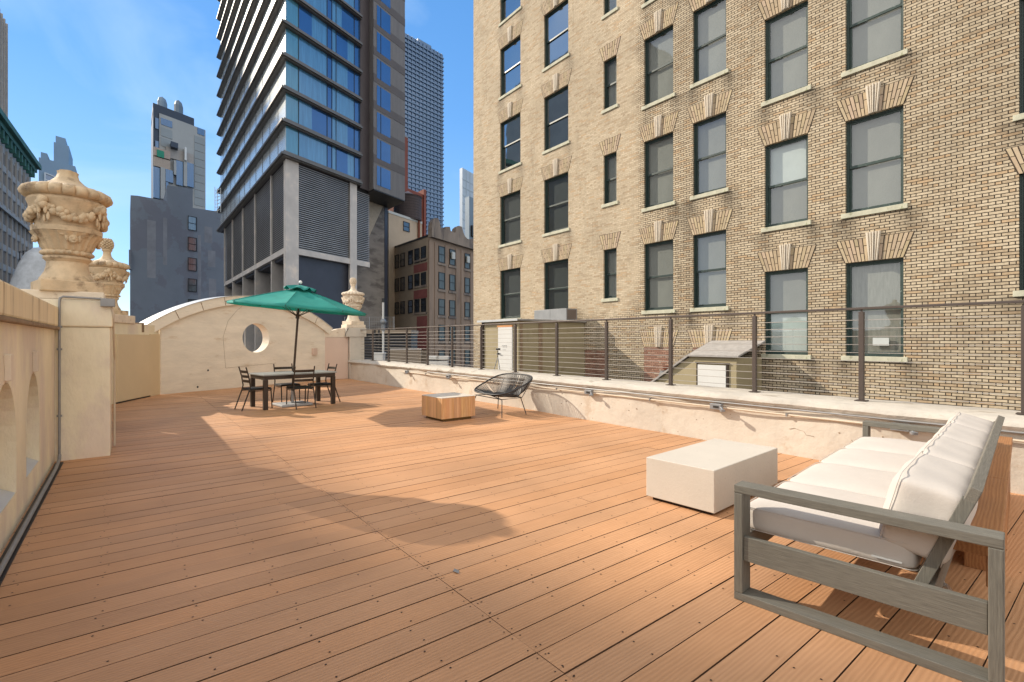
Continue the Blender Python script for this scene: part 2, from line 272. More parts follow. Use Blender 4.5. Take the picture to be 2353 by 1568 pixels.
# ------------------------------------------------------------------ mesh builder
class MB:
    def __init__(s, o=(0, 0, 0), ex=(1, 0, 0), ey=(0, 1, 0), ez=(0, 0, 1)):
        s.v = []; s.f = []; s.tn = []; s.tone = None; s.mi = []; s.m = 0
        s.o = Vector(o); s.ex = Vector(ex); s.ey = Vector(ey); s.ez = Vector(ez)
    def frame(s, o=(0, 0, 0), ex=(1, 0, 0), ey=(0, 1, 0), ez=(0, 0, 1)):
        s.o = Vector(o); s.ex = Vector(ex); s.ey = Vector(ey); s.ez = Vector(ez); return s
    def P(s, p): return s.o + s.ex * p[0] + s.ey * p[1] + s.ez * p[2]
    def add(s, vs, fs, smooth=False):
        n = len(s.v); s.v += [s.P(p) for p in vs]
        for f in fs: s.f.append(tuple(i + n for i in f)); s.tn.append(s.tone or (1, 1, 1)); s.mi.append(s.m)
    def box(s, x0, x1, y0, y1, z0, z1):
        s.add([(x, y, z) for z in (z0, z1) for y in (y0, y1) for x in (x0, x1)],
              [(0, 2, 3, 1), (4, 5, 7, 6), (0, 1, 5, 4), (2, 6, 7, 3), (0, 4, 6, 2), (1, 3, 7, 5)]); return s
    def cb(s, c, d): return s.box(c[0] - d[0] / 2, c[0] + d[0] / 2, c[1] - d[1] / 2, c[1] + d[1] / 2, c[2] - d[2] / 2, c[2] + d[2] / 2)
    def bar(s, a, b, w, h=None, up=(0, 0, 1)):
        a = Vector(a); b = Vector(b); h = h or w; d = (b - a).normalized(); u = Vector(up)
        if abs(d.dot(u)) > .97: u = Vector((0, 1, 0))
        x = d.cross(u).normalized(); y = x.cross(d)
        vs = []
        for p in (a, b):
            for i, j in ((-1, -1), (1, -1), (1, 1), (-1, 1)): vs.append(p + x * (w / 2 * i) + y * (h / 2 * j))
        s.add(vs, [(3, 2, 1, 0), (4, 5, 6, 7), (0, 1, 5, 4), (1, 2, 6, 5), (2, 3, 7, 6), (3, 0, 4, 7)]); return s
    def tube(s, pts, r, n=8, closed=False, r2=None):
        pts = [Vector(p) for p in pts]; N = len(pts); vs = []; fs = []; prev = None
        for i, p in enumerate(pts):
            if closed: d = pts[(i + 1) % N] - pts[i - 1]
            else: d = pts[min(i + 1, N - 1)] - pts[max(i - 1, 0)]
            d.normalize()
            if prev is None:
                u = Vector((0, 0, 1)) if abs(d.z) < .9 else Vector((1, 0, 0)); x = d.cross(u).normalized()
            else: x = (prev - d * prev.dot(d)).normalized()
            prev = x; y = d.cross(x); rr = r if r2 is None else r + (r2 - r) * i / (N - 1)
            for k in range(n):
                a = 2 * math.pi * k / n; vs.append(p + x * (math.cos(a) * rr) + y * (math.sin(a) * rr))
        for i in range(N if closed else N - 1):
            j = (i + 1) % N
            for k in range(n):
                l = (k + 1) % n; fs.append((i * n + k, i * n + l, j * n + l, j * n + k))
        if not closed: fs.append(tuple(range(n - 1, -1, -1))); fs.append(tuple((N - 1) * n + k for k in range(n)))
        s.add(vs, fs); return s
    def lathe(s, prof, n=32, mod=None, c=(0, 0)):
        vs = []; fs = []
        for i, (r, z) in enumerate(prof):
            for k in range(n):
                a = 2 * math.pi * k / n; rr = r * (mod(i, a, z) if mod else 1)
                vs.append((c[0] + rr * math.cos(a), c[1] + rr * math.sin(a), z))
        for i in range(len(prof) - 1):
            for k in range(n):
                l = (k + 1) % n; fs.append((i * n + k, i * n + l, (i + 1) * n + l, (i + 1) * n + k))
        fs.append(tuple(range(n - 1, -1, -1))); fs.append(tuple((len(prof) - 1) * n + k for k in range(n)))
        s.add(vs, fs); return s
    def ball(s, c, r, n=8, m=6, sq=(1, 1, 1)):
        pr = []; vs = [(c[0], c[1], c[2] - r * sq[2])]; fs = []
        for i in range(1, m):
            ph = math.pi * i / m
            for k in range(n):
                a = 2 * math.pi * k / n
                vs.append((c[0] + r * sq[0] * math.sin(ph) * math.cos(a), c[1] + r * sq[1] * math.sin(ph) * math.sin(a), c[2] - r * sq[2] * math.cos(ph)))
        vs.append((c[0], c[1], c[2] + r * sq[2])); T = len(vs) - 1
        for k in range(n):
            l = (k + 1) % n; fs.append((0, 1 + l, 1 + k)); fs.append((T, 1 + (m - 2) * n + k, 1 + (m - 2) * n + l))
            for i in range(m - 2): fs.append((1 + i * n + k, 1 + i * n + l, 1 + (i + 1) * n + l, 1 + (i + 1) * n + k))
        s.add(vs, fs); return s
    def slab(s, outer, holes, d0, d1, plane='xz'):
        """flat plate with holes: outline in (a,b), thickness along the third axis from d0 to d1"""
        def put(a, b, d): return (a, d, b) if plane == 'xz' else ((d, a, b) if plane == 'yz' else (a, b, d))
        loops = [outer] + holes
        tri = tessellate_polygon([[Vector((a, b, 0)) for a, b in lp] for lp in loops])
        flat = [p for lp in loops for p in lp]
        s.add([put(a, b, d0) for a, b in flat], [tuple(t) for t in tri]); s.add([put(a, b, d1) for a, b in flat], [tuple(t)[::-1] for t in tri])
        for lp in loops:
            n = len(lp)
            s.add([put(a, b, d0) for a, b in lp] + [put(a, b, d1) for a, b in lp], [(i, (i + 1) % n, n + (i + 1) % n, n + i) for i in range(n)])
        return s
    def build(s, name, m, parent=None, bevel=0, smooth=0, seg=2, loc=None, sub=0, fixn=True):
        me = bpy.data.meshes.new(name); me.from_pydata([tuple(p) for p in s.v], [], s.f); 
        for q in (m if isinstance(m, (list, tuple)) else [m]): me.materials.append(q)
        if any(s.mi): me.polygons.foreach_set('material_index', s.mi)
        if any(t != (1, 1, 1) for t in s.tn):
            at_ = me.attributes.new('tone', 'FLOAT_COLOR', 'CORNER'); k = 0; buf = []
            for p, t in zip(me.polygons, s.tn): buf += [t[0], t[1], t[2], 1] * p.loop_total
            at_.data.foreach_set('color', buf)
        if fixn:
            bm = bmesh.new(); bm.from_mesh(me); bmesh.ops.recalc_face_normals(bm, faces=bm.faces); bm.to_mesh(me); bm.free()
        if smooth: me.shade_smooth(); me.set_sharp_from_angle(angle=R(smooth))
        ob = bpy.data.objects.new(name, me); C.objects.link(ob)
        if parent is not None: ob.parent = parent
        if loc is not None: ob.location = loc
        if bevel:
            b = ob.modifiers.new('bevel', 'BEVEL'); b.width = bevel; b.segments = seg; b.limit_method = 'ANGLE'; b.angle_limit = R(40)
        if sub: q = ob.modifiers.new('sub', 'SUBSURF'); q.levels = q.render_levels = sub
        return ob
def tag(o, label=None, cat=None, group=None, kind=None):
    if label: o['label'] = label
    if cat: o['category'] = cat
    if group: o['group'] = group
    if kind: o['kind'] = kind
    return o
def thing(name, label, cat, loc=(0, 0, 0), rz=0, group=None):
    o = bpy.data.objects.new(name, None); C.objects.link(o); o.location = loc; o.rotation_euler = (0, 0, rz); o.empty_display_size = .2
    return tag(o, label, cat, group)
def dup(o, parent=None, loc=None, rz=None):
    c = o.copy(); C.objects.link(c); c.parent = parent
    if loc is not None: c.location = loc
    if rz is not None: c.rotation_euler = (0, 0, rz)
    for ch in list(o.children): dup(ch, c)
    return c

# ------------------------------------------------------------------ ground and deck
tag(MB().box(-3000, 3000, -3000, 3000, -42.2, -42).build('ground', M_ground), kind='structure')
DR = R(.8)
DL = (-.72, -2.2)
def deck():
    b = MB(); ex = Vector((math.cos(DR), math.sin(DR), 0)); ey = Vector((-math.sin(DR), math.cos(DR), 0))
    W = .188; y = -2.0; i = 0; sm = []
    b.frame((0, 0, 0), ex, ey)
    while y < 20.2:
        xs = -.72 + y * math.sin(DR) * -1 * 0
        seam = 1.5 + .002 * y + y * math.tan(DR) * -1 * -1
        seam = 1.52 + y * math.sin(-DR) * -1        # keeps the joint line parallel to the right wall
        xl = -1.2; xr = 7.6
        cuts = [seam]
        if i % 5 == 2: cuts.append(seam + rnd.choice((1.8, 2.6, 3.4)))
        if i % 7 == 4: cuts.append(seam + 4.1)
        cuts = sorted(cuts); ends = [xl] + cuts + [xr]
        for k in range(len(ends) - 1):
            t = rnd.choice((.98, 1.0, 1.02, .95, .99)) * rnd.uniform(.96, 1.04); hu = rnd.uniform(-.025, .025)
            b.tone = (t + hu, t, t - hu * 1.5)
            g = rnd.choice((.0055, .0075, .0075, .0105))
            z = rnd.uniform(-.0015, .0015)
            xa_, xb_, ya_, yb_ = ends[k] + .0014, ends[k + 1] - .0014, y + g / 2, y + W - g / 2
            vv = [(x, yy, zz) for zz in (-.024 + z, z) for yy in (ya_, yb_) for x in (xa_, xb_)]
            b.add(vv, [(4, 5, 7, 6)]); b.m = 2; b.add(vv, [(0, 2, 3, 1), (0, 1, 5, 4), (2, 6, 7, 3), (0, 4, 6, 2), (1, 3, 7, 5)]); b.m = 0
        # screws on the joists
        b.m = 1; b.tone = (1, 1, 1)
        j = -.9 + (i % 3) * .02
        while j < 7.3:
            for yy in (.038, .150):
                if rnd.random() < .7:
                    px, py = j + rnd.uniform(-.02, .02), y + yy + rnd.uniform(-.008, .008)
                    b.add([(px + .0055 * math.cos(a * 1.047), py + .0055 * math.sin(a * 1.047), .0022) for a in range(6)], [(0, 1, 2, 3, 4, 5)])
            j += .41
        for c in cuts:
            for dx in (-.025, .025):
                for yy in (.035, .153):
                    b.add([(c + dx + .0045 * math.cos(a * 1.047), y + yy + .0045 * math.sin(a * 1.047), .0022) for a in range(6)], [(0, 1, 2, 3, 4, 5)])
        b.m = 0
        y += W; i += 1
    b.frame()
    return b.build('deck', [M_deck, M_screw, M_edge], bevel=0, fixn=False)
dk = tag(deck(), kind='structure')
tag(MB().box(-.74, 7.2, -2.0, 19.2, -.34, -.29).build('deck_subfloor', M_gap), kind='structure')
tag(MB().box(-1.3, 7.4, -2.4, 20.5, -42, -.35).build('roof_base', M_tar), kind='structure')
tag(MB().box(7.42, 15.3, -9, 23.4, -42, -.12).build('neighbour_roof', M_tar), kind='structure')

# ------------------------------------------------------------------ left parapet wall with arched niches
XL = -.68
def archhole(yc, hw, z0, z1, n=12):
    r = hw; h = (z1 - z0) * .55
    pts = [(yc - hw, z0), (yc + hw, z0)]
    for k in range(n + 1):
        a = math.pi * k / n; pts.append((yc + hw * math.cos(a), z1 - h + h * math.sin(a)))
    return pts
lw = thing('parapet_wall', 'yellowed stucco parapet wall with arched niches left of the near square pillar', 'wall', (XL, 4, 0))
niches = [(6.36, .40), (5.02, .44), (3.62, .44), (2.2, .44), (.8, .44)]
b = MB((0, -4, 0))
b.slab([(-2.4, -.05), (8.12, -.05), (8.12, 1.62), (-2.4, 1.62)], [archhole(y, w_, .27, 1.16) for y, w_ in niches], -.26, 0, 'yz')
b.box(-.40, -.262, -2.4, 8.12, -.05, 1.62)
b.build('wall_face', M_cream, lw, bevel=.012)
b = MB((0, -4, 0)).box(-.46, .035, -2.4, 8.12, 1.622, 1.86)
b.build('coping', M_copst, lw, bevel=.018)
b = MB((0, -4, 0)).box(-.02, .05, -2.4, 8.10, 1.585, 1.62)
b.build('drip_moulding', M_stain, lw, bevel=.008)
for y, w_ in niches:
    b = MB((0, -4, 0)); b.add([(-.26, y - w_ * .9, .29), (-.26, y + w_ * .9, .29), (-.005, y + w_ * .98, .272), (-.005, y - w_ * .98, .272), (-.26, y - w_ * .9, .42), (-.26, y + w_ * .9, .42)],
          [(0, 1, 2, 3), (4, 5, 2, 3), (0, 4, 3), (1, 5, 2), (0, 1, 5, 4)])
    b.build('niche_sill', M_flash, lw)
    b = MB((0, -4, 0)); zc = 1.17
    b.add([(.0, y - .045, zc), (.0, y + .045, zc), (.0, y + .07, 1.36), (.0, y - .07, 1.36), (.035, y - .04, zc), (.035, y + .04, zc), (.035, y + .065, 1.36), (.035, y - .065, 1.36)],
          [(0, 1, 2, 3), (4, 5, 6, 7), (0, 1, 5, 4), (1, 2, 6, 5), (2, 3, 7, 6), (3, 0, 4, 7)])
    b.build('keystone', M_cream, lw, bevel=.005)

# near square pillar
pl = thing('square_pillar', 'tall square stucco pillar carrying the large broken urn at left', 'pillar', (-.42, 8.45, 0))
MB().box(-.56, .26, -.33, .38, -.02, 1.62).build('shaft', M_cream, pl, bevel=.015)
MB().box(-.58, .285, -.35, .40, 1.622, 1.955).build('capital', M_cream, pl, bevel=.02)
MB().box(-.60, .20, -.31, .42, 1.957, 2.06).build('pedestal_block', M_terral, pl, bevel=.01)
# conduit on the pillar
cd = thing('electrical_conduit', 'grey metal conduit with junction box climbing the near square pillar', 'conduit', (-.64, 8.08, 0))
c0 = Vector((-.64, 8.08, 0))
def rel(*p): return [Vector(q) - c0 for q in p]
MB().tube(rel((-.635, 8.07, .02), (-.635, 8.07, 1.9), (-.63, 8.07, 1.965), (-.6, 8.075, 1.985), (-.25, 8.075, 1.975)), .013, 8).build('pipe', M_conduit, cd, smooth=50)
MB().box(.385, .53, -.05, .03, 1.88, 1.98).build('junction_box', M_conduit, cd, bevel=.006)
MB().tube(rel((-.15, 8.09, 1.9), (-.125, 8.1, 1.78), (-.13, 8.30, 1.5), (-.125, 8.72, 1.2), (-.125, 8.72, .02)), .011, 8).build('drop_pipe', M_conduitp, cd, smooth=50)
for z in (.55, 1.35, 1.62):
    MB().box(-.02, .03, -.008, .012, z - .012, z + .012).build('clamp', M_conduit, cd, bevel=.002)
cd2 = thing('floor_conduit', 'long grey conduit lying along the foot of the niche wall', 'conduit', (-.62, 5, .03))
MB().tube([(-.01, 3.03, .06), (-.01, 2.98, .01), (0, 2.5, 0), (.0, -6, 0)], .017, 8).build('pipe', M_conduit, cd2, smooth=50)
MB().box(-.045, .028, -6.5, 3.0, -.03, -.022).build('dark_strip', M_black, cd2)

# ------------------------------------------------------------------ side wall behind the pillar, chamfer panels
sw = thing('side_wall', 'low cream wall running behind the near pillar to the corner urn', 'wall', (-.52, 12, 0))
MB((0, -12, 0)).slab([(8.84, 0), (14.55, 0), (14.55, 1.93), (8.84, 1.93)], [[(11.45, 1.2), (11.98, 1.2), (11.98, 1.78), (11.45, 1.78)]], -.24, 0, 'yz').build('wall_face', M_cream, sw, bevel=.01)
MB((0, -12, 0)).box(-.28, .04, 8.84, 14.55, 1.932, 2.02).build('coping', M_cream, sw, bevel=.01)
PO = Vector((-.22, 14.49, 0)); PE = Vector((.97, 1.93, 0)).normalized(); PN = Vector((-PE.y, PE.x, 0))
pw = thing('corner_panel_wall', 'smooth flat cream panel wall between near pillar and arched wall', 'wall', PO)
MB((0, 0, 0), PE, PN).box(-.55, 2.16, .06, .3, 0, 1.86).build('wall_core', M_cream, pw, bevel=.01)
MB((0, 0, 0), PE, PN).box(.12, 1.62, .0, .058, .035, 1.60).build('door_panel', M_creamsm, pw, bevel=.006)
MB((0, 0, 0), PE, PN).box(1.65, 2.12, .015, .058, .0, 1.62).build('edge_panel', M_creamsm, pw, bevel=.006)
MB((0, 0, 0), PE, PN).box(.12, 1.62, .02, .056, .0, .03).build('threshold_gap', M_black, pw)
MB((0, 0, 0), PE, PN).box(-.3, .95, .03, .45, 1.862, 2.05).build('urn_pedestal', M_terral, pw, bevel=.01)
MB((0, 0, 0), PE, PN).box(1.3, 1.4, .05, .32, 1.66, 1.90).build('dark_joint', M_stain, pw, bevel=.005)

# ------------------------------------------------------------------ arched gable wall
AE = Vector((.9028605, .4299336, 0)); AN = Vector((-AE.y, AE.x, 0)); AO = Vector((.76, 16.42, 0))
aw = thing('arched_wall', 'cream arched gable wall pierced by a round opening behind the umbrella', 'wall', AO)
RC, ZT, SC = 5.55, 2.85, 2.75
def arc(r, s0, s1, n):
    zc = ZT - RC; a0 = math.asin((s0 - SC) / RC); a1 = math.asin((s1 - SC) / RC)
    return [(SC + r * math.sin(a0 + (a1 - a0) * k / n), zc + r * math.cos(a0 + (a1 - a0) * k / n)) for k in range(n + 1)]
top = arc(RC - .12, -.38, 5.85, 40)
outl = [(-.02, -.02), (5.70, -.02), (5.70, top[-1][1])] + top[::-1] + [(-.02, 1.66)]
outl = [(-.02, -.02), (5.72, -.02)] + [p for p in top[::-1] if -.02 < p[0] < 5.72]
outl.append((-.02, outl[-1][1] - .02))
hole = [(2.80 + .475 * math.cos(a * math.pi / 20), 1.53 + .465 * math.sin(a * math.pi / 20)) for a in range(40)]
MB((0, 0, 0), AE, AN).slab(outl, [hole], 0, .34).build('wall_face', M_arch, aw, smooth=30)
b = MB((0, 0, 0), AE, AN); N = 9
for i in range(N):
    s0 = -.40 + 6.28 * i / N; s1 = -.40 + 6.28 * (i + 1) / N - .018
    o_ = arc(RC, s0, s1, 6); i_ = arc(RC - .27, s0, s1, 6)
    n = len(o_)
    vs = [(p[0], d, p[1]) for d in (-.09, .0) for p in o_ + i_]
    ring = lambda k: [(j + k, j + 1 + k, n + j + 1 + k, n + j + k) for j in range(n - 1)]
    fs = ring(0) + ring(2 * n) + [(j, j + 1, 2 * n + j + 1, 2 * n + j) for j in range(n - 1)] + [(n + j, n + j + 1, 3 * n + j + 1, 3 * n + j) for j in range(n - 1)] + [(0, n, 3 * n, 2 * n), (n - 1, 2 * n - 1, 4 * n - 1, 3 * n - 1)]
    b.add(vs, fs)
b.build('coping', M_arch, aw, bevel=.008)
b = MB((0, 0, 0), AE, AN)
o_ = arc(RC - .05, -.39, 5.86, 40); i_ = arc(RC - .25, -.39, 5.86, 40); n = 41
b.add([(p[0], -.086, p[1]) for p in o_ + i_], [(j, j + 1, n + j + 1, n + j) for j in range(n - 1)])
b.build('joint_backing', M_stain, aw)
b = MB((0, 0, 0), AE, AN); o_ = arc(RC + .012, -.42, 5.88, 40); i_ = arc(RC + .002, -.42, 5.88, 40)
b.add([(p[0], d, p[1]) for d in (-.11, .42) for p in o_ + i_], [(j, j + 1, 2 * n + j + 1, 2 * n + j) for j in range(n - 1)] + [(j, j + 1, n + j + 1, n + j) for j in range(n - 1)] + [(n + j, n + j + 1, 3 * n + j + 1, 3 * n + j) for j in range(n - 1)])
b.build('flashing', M_flash, aw)
MB((0, 0, 0), AE, AN).box(4.98, 5.18, -.07, 0, .93, 1.17).build('switch_box', M_pinkpanel, aw, bevel=.006)
b = MB((0, 0, 0), AE, AN)
b.tube([(1.78, -.004, .62), (1.70, -.004, 1.55), (1.86, -.004, 2.05), (2.15, -.004, 2.38), (2.3, -.004, 2.5)], .003, 5).tube([(1.78, -.004, .62), (3.5, -.004, .70)], .003, 5)
b.build('plaster_crack', M_stain, aw)
for (s, z) in ((1.25, .58), (.95, .12), (3.0, .2)): MB((0, 0, 0), AE, AN).ball((s, -.0, z), .03, 7, 5, (1, .4, 1)).build('drilled_hole', M_black, aw)
# brace inside the round opening
b = MB((0, 0, 0), AE, AN).bar((2.62, .3, 1.02), (2.62, .3, 1.98), .02).build('opening_bar', M_flash, aw)

# right end panel + far pillar
rp = thing('end_panel_wall', 'pinkish flat panel wall between the arched wall and far pillar', 'wall', (5.76, 18.82, 0))
MB().box(.02, .98, .06, .3, 0, 1.68).build('wall_core', M_pinkpanel, rp, bevel=.01)
MB().box(.04, .90, .0, .058, 0, 1.56).build('panel', M_pinkpanel, rp, bevel=.005)
b = MB(); b.add([(0, 0, 1.70), (.5, 0, 1.88), (.98, 0, 1.95), (.98, 0, 1.57), (0, 0, 1.57), (0, .35, 1.70), (.5, .35, 1.88), (.98, .35, 1.95), (.98, .35, 1.57), (0, .35, 1.57)],
      [(0, 1, 2, 3, 4), (5, 6, 7, 8, 9), (0, 1, 6, 5), (1, 2, 7, 6), (2, 3, 8, 7), (0, 5, 9, 4), (3, 4, 9, 8)])
b.build('scroll_top', M_terral, rp)
fp = thing('square_pillar', 'short white-washed pillar carrying the far urn where the railing starts', 'pillar', (6.98, 18.95, 0))
MB().box(-.30, .26, -.28, .34, 0, 1.58).build('shaft', M_rwall, fp, bevel=.012)
MB().box(-.44, .33, -.31, .37, 1.582, 1.93).build('capital', M_rwall, fp, bevel=.012)
MB().box(-.42, .30, -.30, .34, 1.932, 2.05).build('pedestal_block', M_terral, fp, bevel=.01)
MB().tube([(-.5, -.33, 1.6), (-.47, -.33, 1.75), (-.38, -.33, 1.9)], .012, 6).build('hanging_wire', M_black, fp)

# ------------------------------------------------------------------ urns
def urn(label, loc, rz, finial, m, sc=1.0, n=96):
    t = thing('garden_urn', label, 'urn', loc, rz, 'stone urns on the roof corners')
    t.scale = (sc, sc, sc)
    MB().box(-.30, .30, -.30, .30, 0, .14).build('plinth', m, t, bevel=.012)
    foot = [(.27, .14), (.27, .17), (.25, .20), (.22, .26), (.205, .32), (.20, .38), (.215, .40), (.235, .42), (.235, .44), (.21, .46)]
    MB().lathe(foot, 48).build('foot', m, t, smooth=40)
    MB().lathe([(.20, .455), (.245, .47), (.255, .49), (.245, .51), (.21, .525)], n, lambda i, a, z: 1 + .05 * math.sin(a * 22)).build('rope_ring', m, t, smooth=60)
    def leaf(i, a, z): return 1 + .055 * (abs(math.sin(a * 6)) ** .6 - .5) + .03 * math.sin(a * 24)
    MB().lathe([(.22, .52), (.245, .56), (.265, .62), (.30, .68), (.33, .72), (.34, .735)], n, leaf).build('acanthus_bowl', m, t, smooth=50)
    MB().lathe([(.29, .73), (.342, .74), (.345, .80), (.31, .81), (.315, .86), (.325, .94), (.345, 1.02), (.375, 1.09), (.385, 1.12), (.36, 1.16)], 64).build('body', m, t, smooth=40)
    # garlands, masks, grapes
    b = MB()
    for q in range(4):
        a0 = q * math.pi / 2 + .78
        for k in range(13):
            f = k / 12; a = a0 + f * math.pi / 2; sag = math.sin(f * math.pi)
            z = 1.05 - .15 * sag; rr = .378 + .02 * rnd.random() - .03 * sag
            for _ in range(3):
                aa = a + rnd.uniform(-.05, .05); zz = z + rnd.uniform(-.035, .035)
                b.ball((rr * math.cos(aa), rr * math.sin(aa), zz), rnd.uniform(.03, .054), 7, 5)
    b.build('garland', m, t, smooth=80)
    for q in range(4):
        a = q * math.pi / 2 + .78; c, s = math.cos(a), math.sin(a)
        b = MB((c * .385, s * .385, 0), (-s, c, 0), (c, s, 0))
        b.ball((0, .02, 1.06), .055, 10, 8, (.8, .8, 1.1)).ball((-.035, .01, .98), .03, 8, 6, (.7, .6, 2.4)).ball((.035, .01, .98), .03, 8, 6, (.7, .6, 2.4))
        b.ball((-.05, -.01, .89), .025, 8, 6, (.8, .6, 2.2)).ball((.05, -.01, .89), .025, 8, 6, (.8, .6, 2.2)).ball((0, -.02, .86), .02, 8, 6, (.8, .6, 2.6))
        b.build('ribbon_knot', m, t, smooth=80)
        a2 = a + math.pi / 4; c, s = math.cos(a2), math.sin(a2)
        b = MB((c * .30, s * .30, 0), (-s, c, 0), (c, s, 0))
        b.ball((0, 0, .65), .05, 10, 8, (1, .5, 1.1)).ball((0, .025, .64), .014, 6, 5).ball((-.022, .018, .665), .012, 6, 5).ball((.022, .018, .665), .012, 6, 5).ball((0, .02, .61), .02, 8, 5, (1.2, .6, .6))
        for sx in (-1, 1): b.ball((sx * .06, -.005, .67), .035, 8, 6, (.6, .5, 1.6)).ball((sx * .10, -.01, .70), .03, 8, 6, (1.2, .5, .7))
        b.build('mask', m, t, smooth=80)
    def gad(i, a, z): return 1 + (.11 * (abs(math.sin(a * 10)) ** .4 - .8) * (1 if 2 <= i <= 4 else .6) if 1 <= i <= 5 else 0)
    rim = [(.355, 1.155), (.40, 1.165), (.432, 1.19), (.442, 1.225), (.425, 1.265), (.38, 1.295), (.33, 1.30)]
    MB().lathe(rim, 200, gad).build('gadrooned_lid', m, t, smooth=50)
    if finial:
        neck = [(.33, 1.305), (.22, 1.335), (.14, 1.38), (.09, 1.45), (.075, 1.53), (.085, 1.57), (.11, 1.60), (.09, 1.62)]
        MB().lathe(neck, 40).build('neck', m, t, smooth=50)
        b = MB(); b.ball((0, 0, 1.74), .115, 16, 10, (1, 1, 1.3))
        for k in range(9):
            z = 1.62 + .24 * k / 8; r = .115 * math.sqrt(max(.05, 1 - ((z - 1.74) / .155) ** 2))
            for j in range(9):
                a = j * .698 + (k % 2) * .35; b.ball((r * math.cos(a), r * math.sin(a), z), .028, 6, 5)
        b.build('pine_cone_finial', m, t, smooth=80)
    else:
        neck = [(.33, 1.305), (.25, 1.33), (.17, 1.38), (.115, 1.44), (.095, 1.50), (.10, 1.53)]
        MB().lathe(neck, 40, lambda i, a, z: 1 + (.10 * math.sin(a * 3 + 1) + .05 * math.sin(a * 7) if i > 3 else 0)).build('broken_neck', m, t, smooth=50)
    return t
u1 = urn('large ochre urn with its finial broken off on the near pillar', (-.585, 8.42, 2.05), .25, False, M_terra)
# give lid level match
p2 = at(246, 700, 12.2)
u2 = urn('ochre urn with pine cone finial half hidden behind the large broken urn', (p2.x, p2.y, 2.05), .9, True, M_terra, 1.0, 72)
u3 = urn('pale urn with pine cone finial at the right end of the arched wall', (6.92, 19.0, 2.05), .3, True, M_terral, .96, 72)

# ------------------------------------------------------------------ right parapet
rw = thing('parapet_wall', 'low white peeling parapet wall along the right side of the deck', 'wall', (6.7, 8, 0))
b = MB(); b.frame((0, -8, 0))
ys = [-2.4 + i * .25 for i in range(86)]
vs = []; fs = []
def wob(y, z): return .02 * math.sin(y * 1.7 + z * 3) + .012 * math.sin(y * 4.1 + 1) + .006 * math.sin(y * 11 + z * 9)
zs = [-.04, .12, .28, .44, .60]
for y in ys:
    for z in zs: vs.append((wob(y, z) * .8, y, z))
nz_ = len(zs)
for i in range(len(ys) - 1):
    for j in range(nz_ - 1): fs.append((i * nz_ + j, i * nz_ + j + 1, (i + 1) * nz_ + j + 1, (i + 1) * nz_ + j))
b.add(vs, fs); b.box(.06, .72, -2.4, 19.0, -.04, .6)
b.build('wall_face', M_rwall, rw, smooth=60)
b = MB(); b.frame((0, -8, 0)); vs = []; fs = []
prof = [(-.035, .60), (-.055, .64), (-.03, .685), (.05, .715), (.72, .72), (.74, .66), (.74, .6)]
for i, y in enumerate(ys):
    for k, (x, z) in enumerate(prof): vs.append((x + (wob(y * 1.3, z) * .6 if k < 3 else 0) , y, z + (.004 * math.sin(y * 9 + k) if 0 < k < 5 else 0)))
n = len(prof)
for i in range(len(ys) - 1):
    for j in range(n - 1): fs.append((i * n + j, i * n + j + 1, (i + 1) * n + j + 1, (i + 1) * n + j))
    fs.append((i * n + n - 1, i * n, (i + 1) * n, (i + 1) * n + n - 1))
b.add(vs, fs); b.build('coping', M_cap, rw, smooth=50)
# cracks and chips
b = MB((0, -8, 0))
for (y0, z0) in ((2.9, .33), (2.2, .3), (16.1, .3)):
    y, z = y0, z0; pts = [(wob(y, z) * .8 - .004, y, z)]
    for k in range(6):
        y -= rnd.uniform(.02, .07); z += rnd.uniform(-.05, .03); z = max(.03, z); pts.append((wob(y, z) * .8 - .004, y, z))
    b.tube(pts, .0022, 4)
for k in range(60):
    y = rnd.uniform(1.2, 17.5); z = rnd.uniform(.04, .42); b.ball((wob(y, z) * .8, y, z), rnd.uniform(.003, .010), 6, 4, (.4, rnd.uniform(.7, 1.8), 1))
b.build('crack', M_stain, rw)
# trunking with lamps
cdr = thing('wall_conduit', 'two long conduits fixed under the coping of the low white parapet', 'conduit', (6.66, 8, .5))
MB((0, -8, -.5)).tube([(.0, -2.2, .595), (-.012, 6, .578), (-.01, 12.5, .575)], .012, 6).build('upper_pipe', M_conduit, cdr, smooth=50)
MB((0, -8, -.5)).tube([(.0, -2.2, .515), (.0, 6, .505), (.0, 14.2, .50)], .014, 6).build('lower_pipe', M_conduitp, cdr, smooth=50)
for y in (2.0, 2.9, 5.0, 7.2, 9.3, 12.6): MB((0, -8, -.5)).box(-.02, .02, y, y + .02, .49, .53).build('clip', M_conduit, cdr)
lamps = [(13.73, 'grey wall lamp on the white parapet nearest the far pillar'), (11.31, 'grey wall lamp on the white parapet left of the black string chair'), (6.32, 'grey wall lamp on the white parapet just right of the string chair shadow'),
         (3.85, 'grey wall lamp on the white parapet above the white block table'), (1.72, 'grey wall lamp seen over the far armrest of the sofa')]
l0 = None
for y, lab in lamps:
    if l0 is None:
        l0 = thing('wall_lamp', lab, 'wall lamp', (6.63, y, .515), 0, 'lamps along the low white parapet')
        MB().box(-.035, .03, -.085, .085, -.035, .045).build('housing', M_galv, l0, bevel=.006)
        MB().box(-.042, -.036, -.05, .03, -.012, .018).build('lens', M_black, l0)
        MB().tube([(-.03, -.08, 0), (-.06, -.12, -.01), (-.08, -.13, -.03)], .012, 8).build('bracket', M_galv, l0, smooth=50)
        MB().lathe([(.012, -.05), (.035, -.045), (.038, -.02), (.015, -.015)], 14, None, (-.08, -.135)).build('lamp_head', M_galv, l0, smooth=50)
    else: tag(dup(l0, None, (6.63, y, .515)), lab)

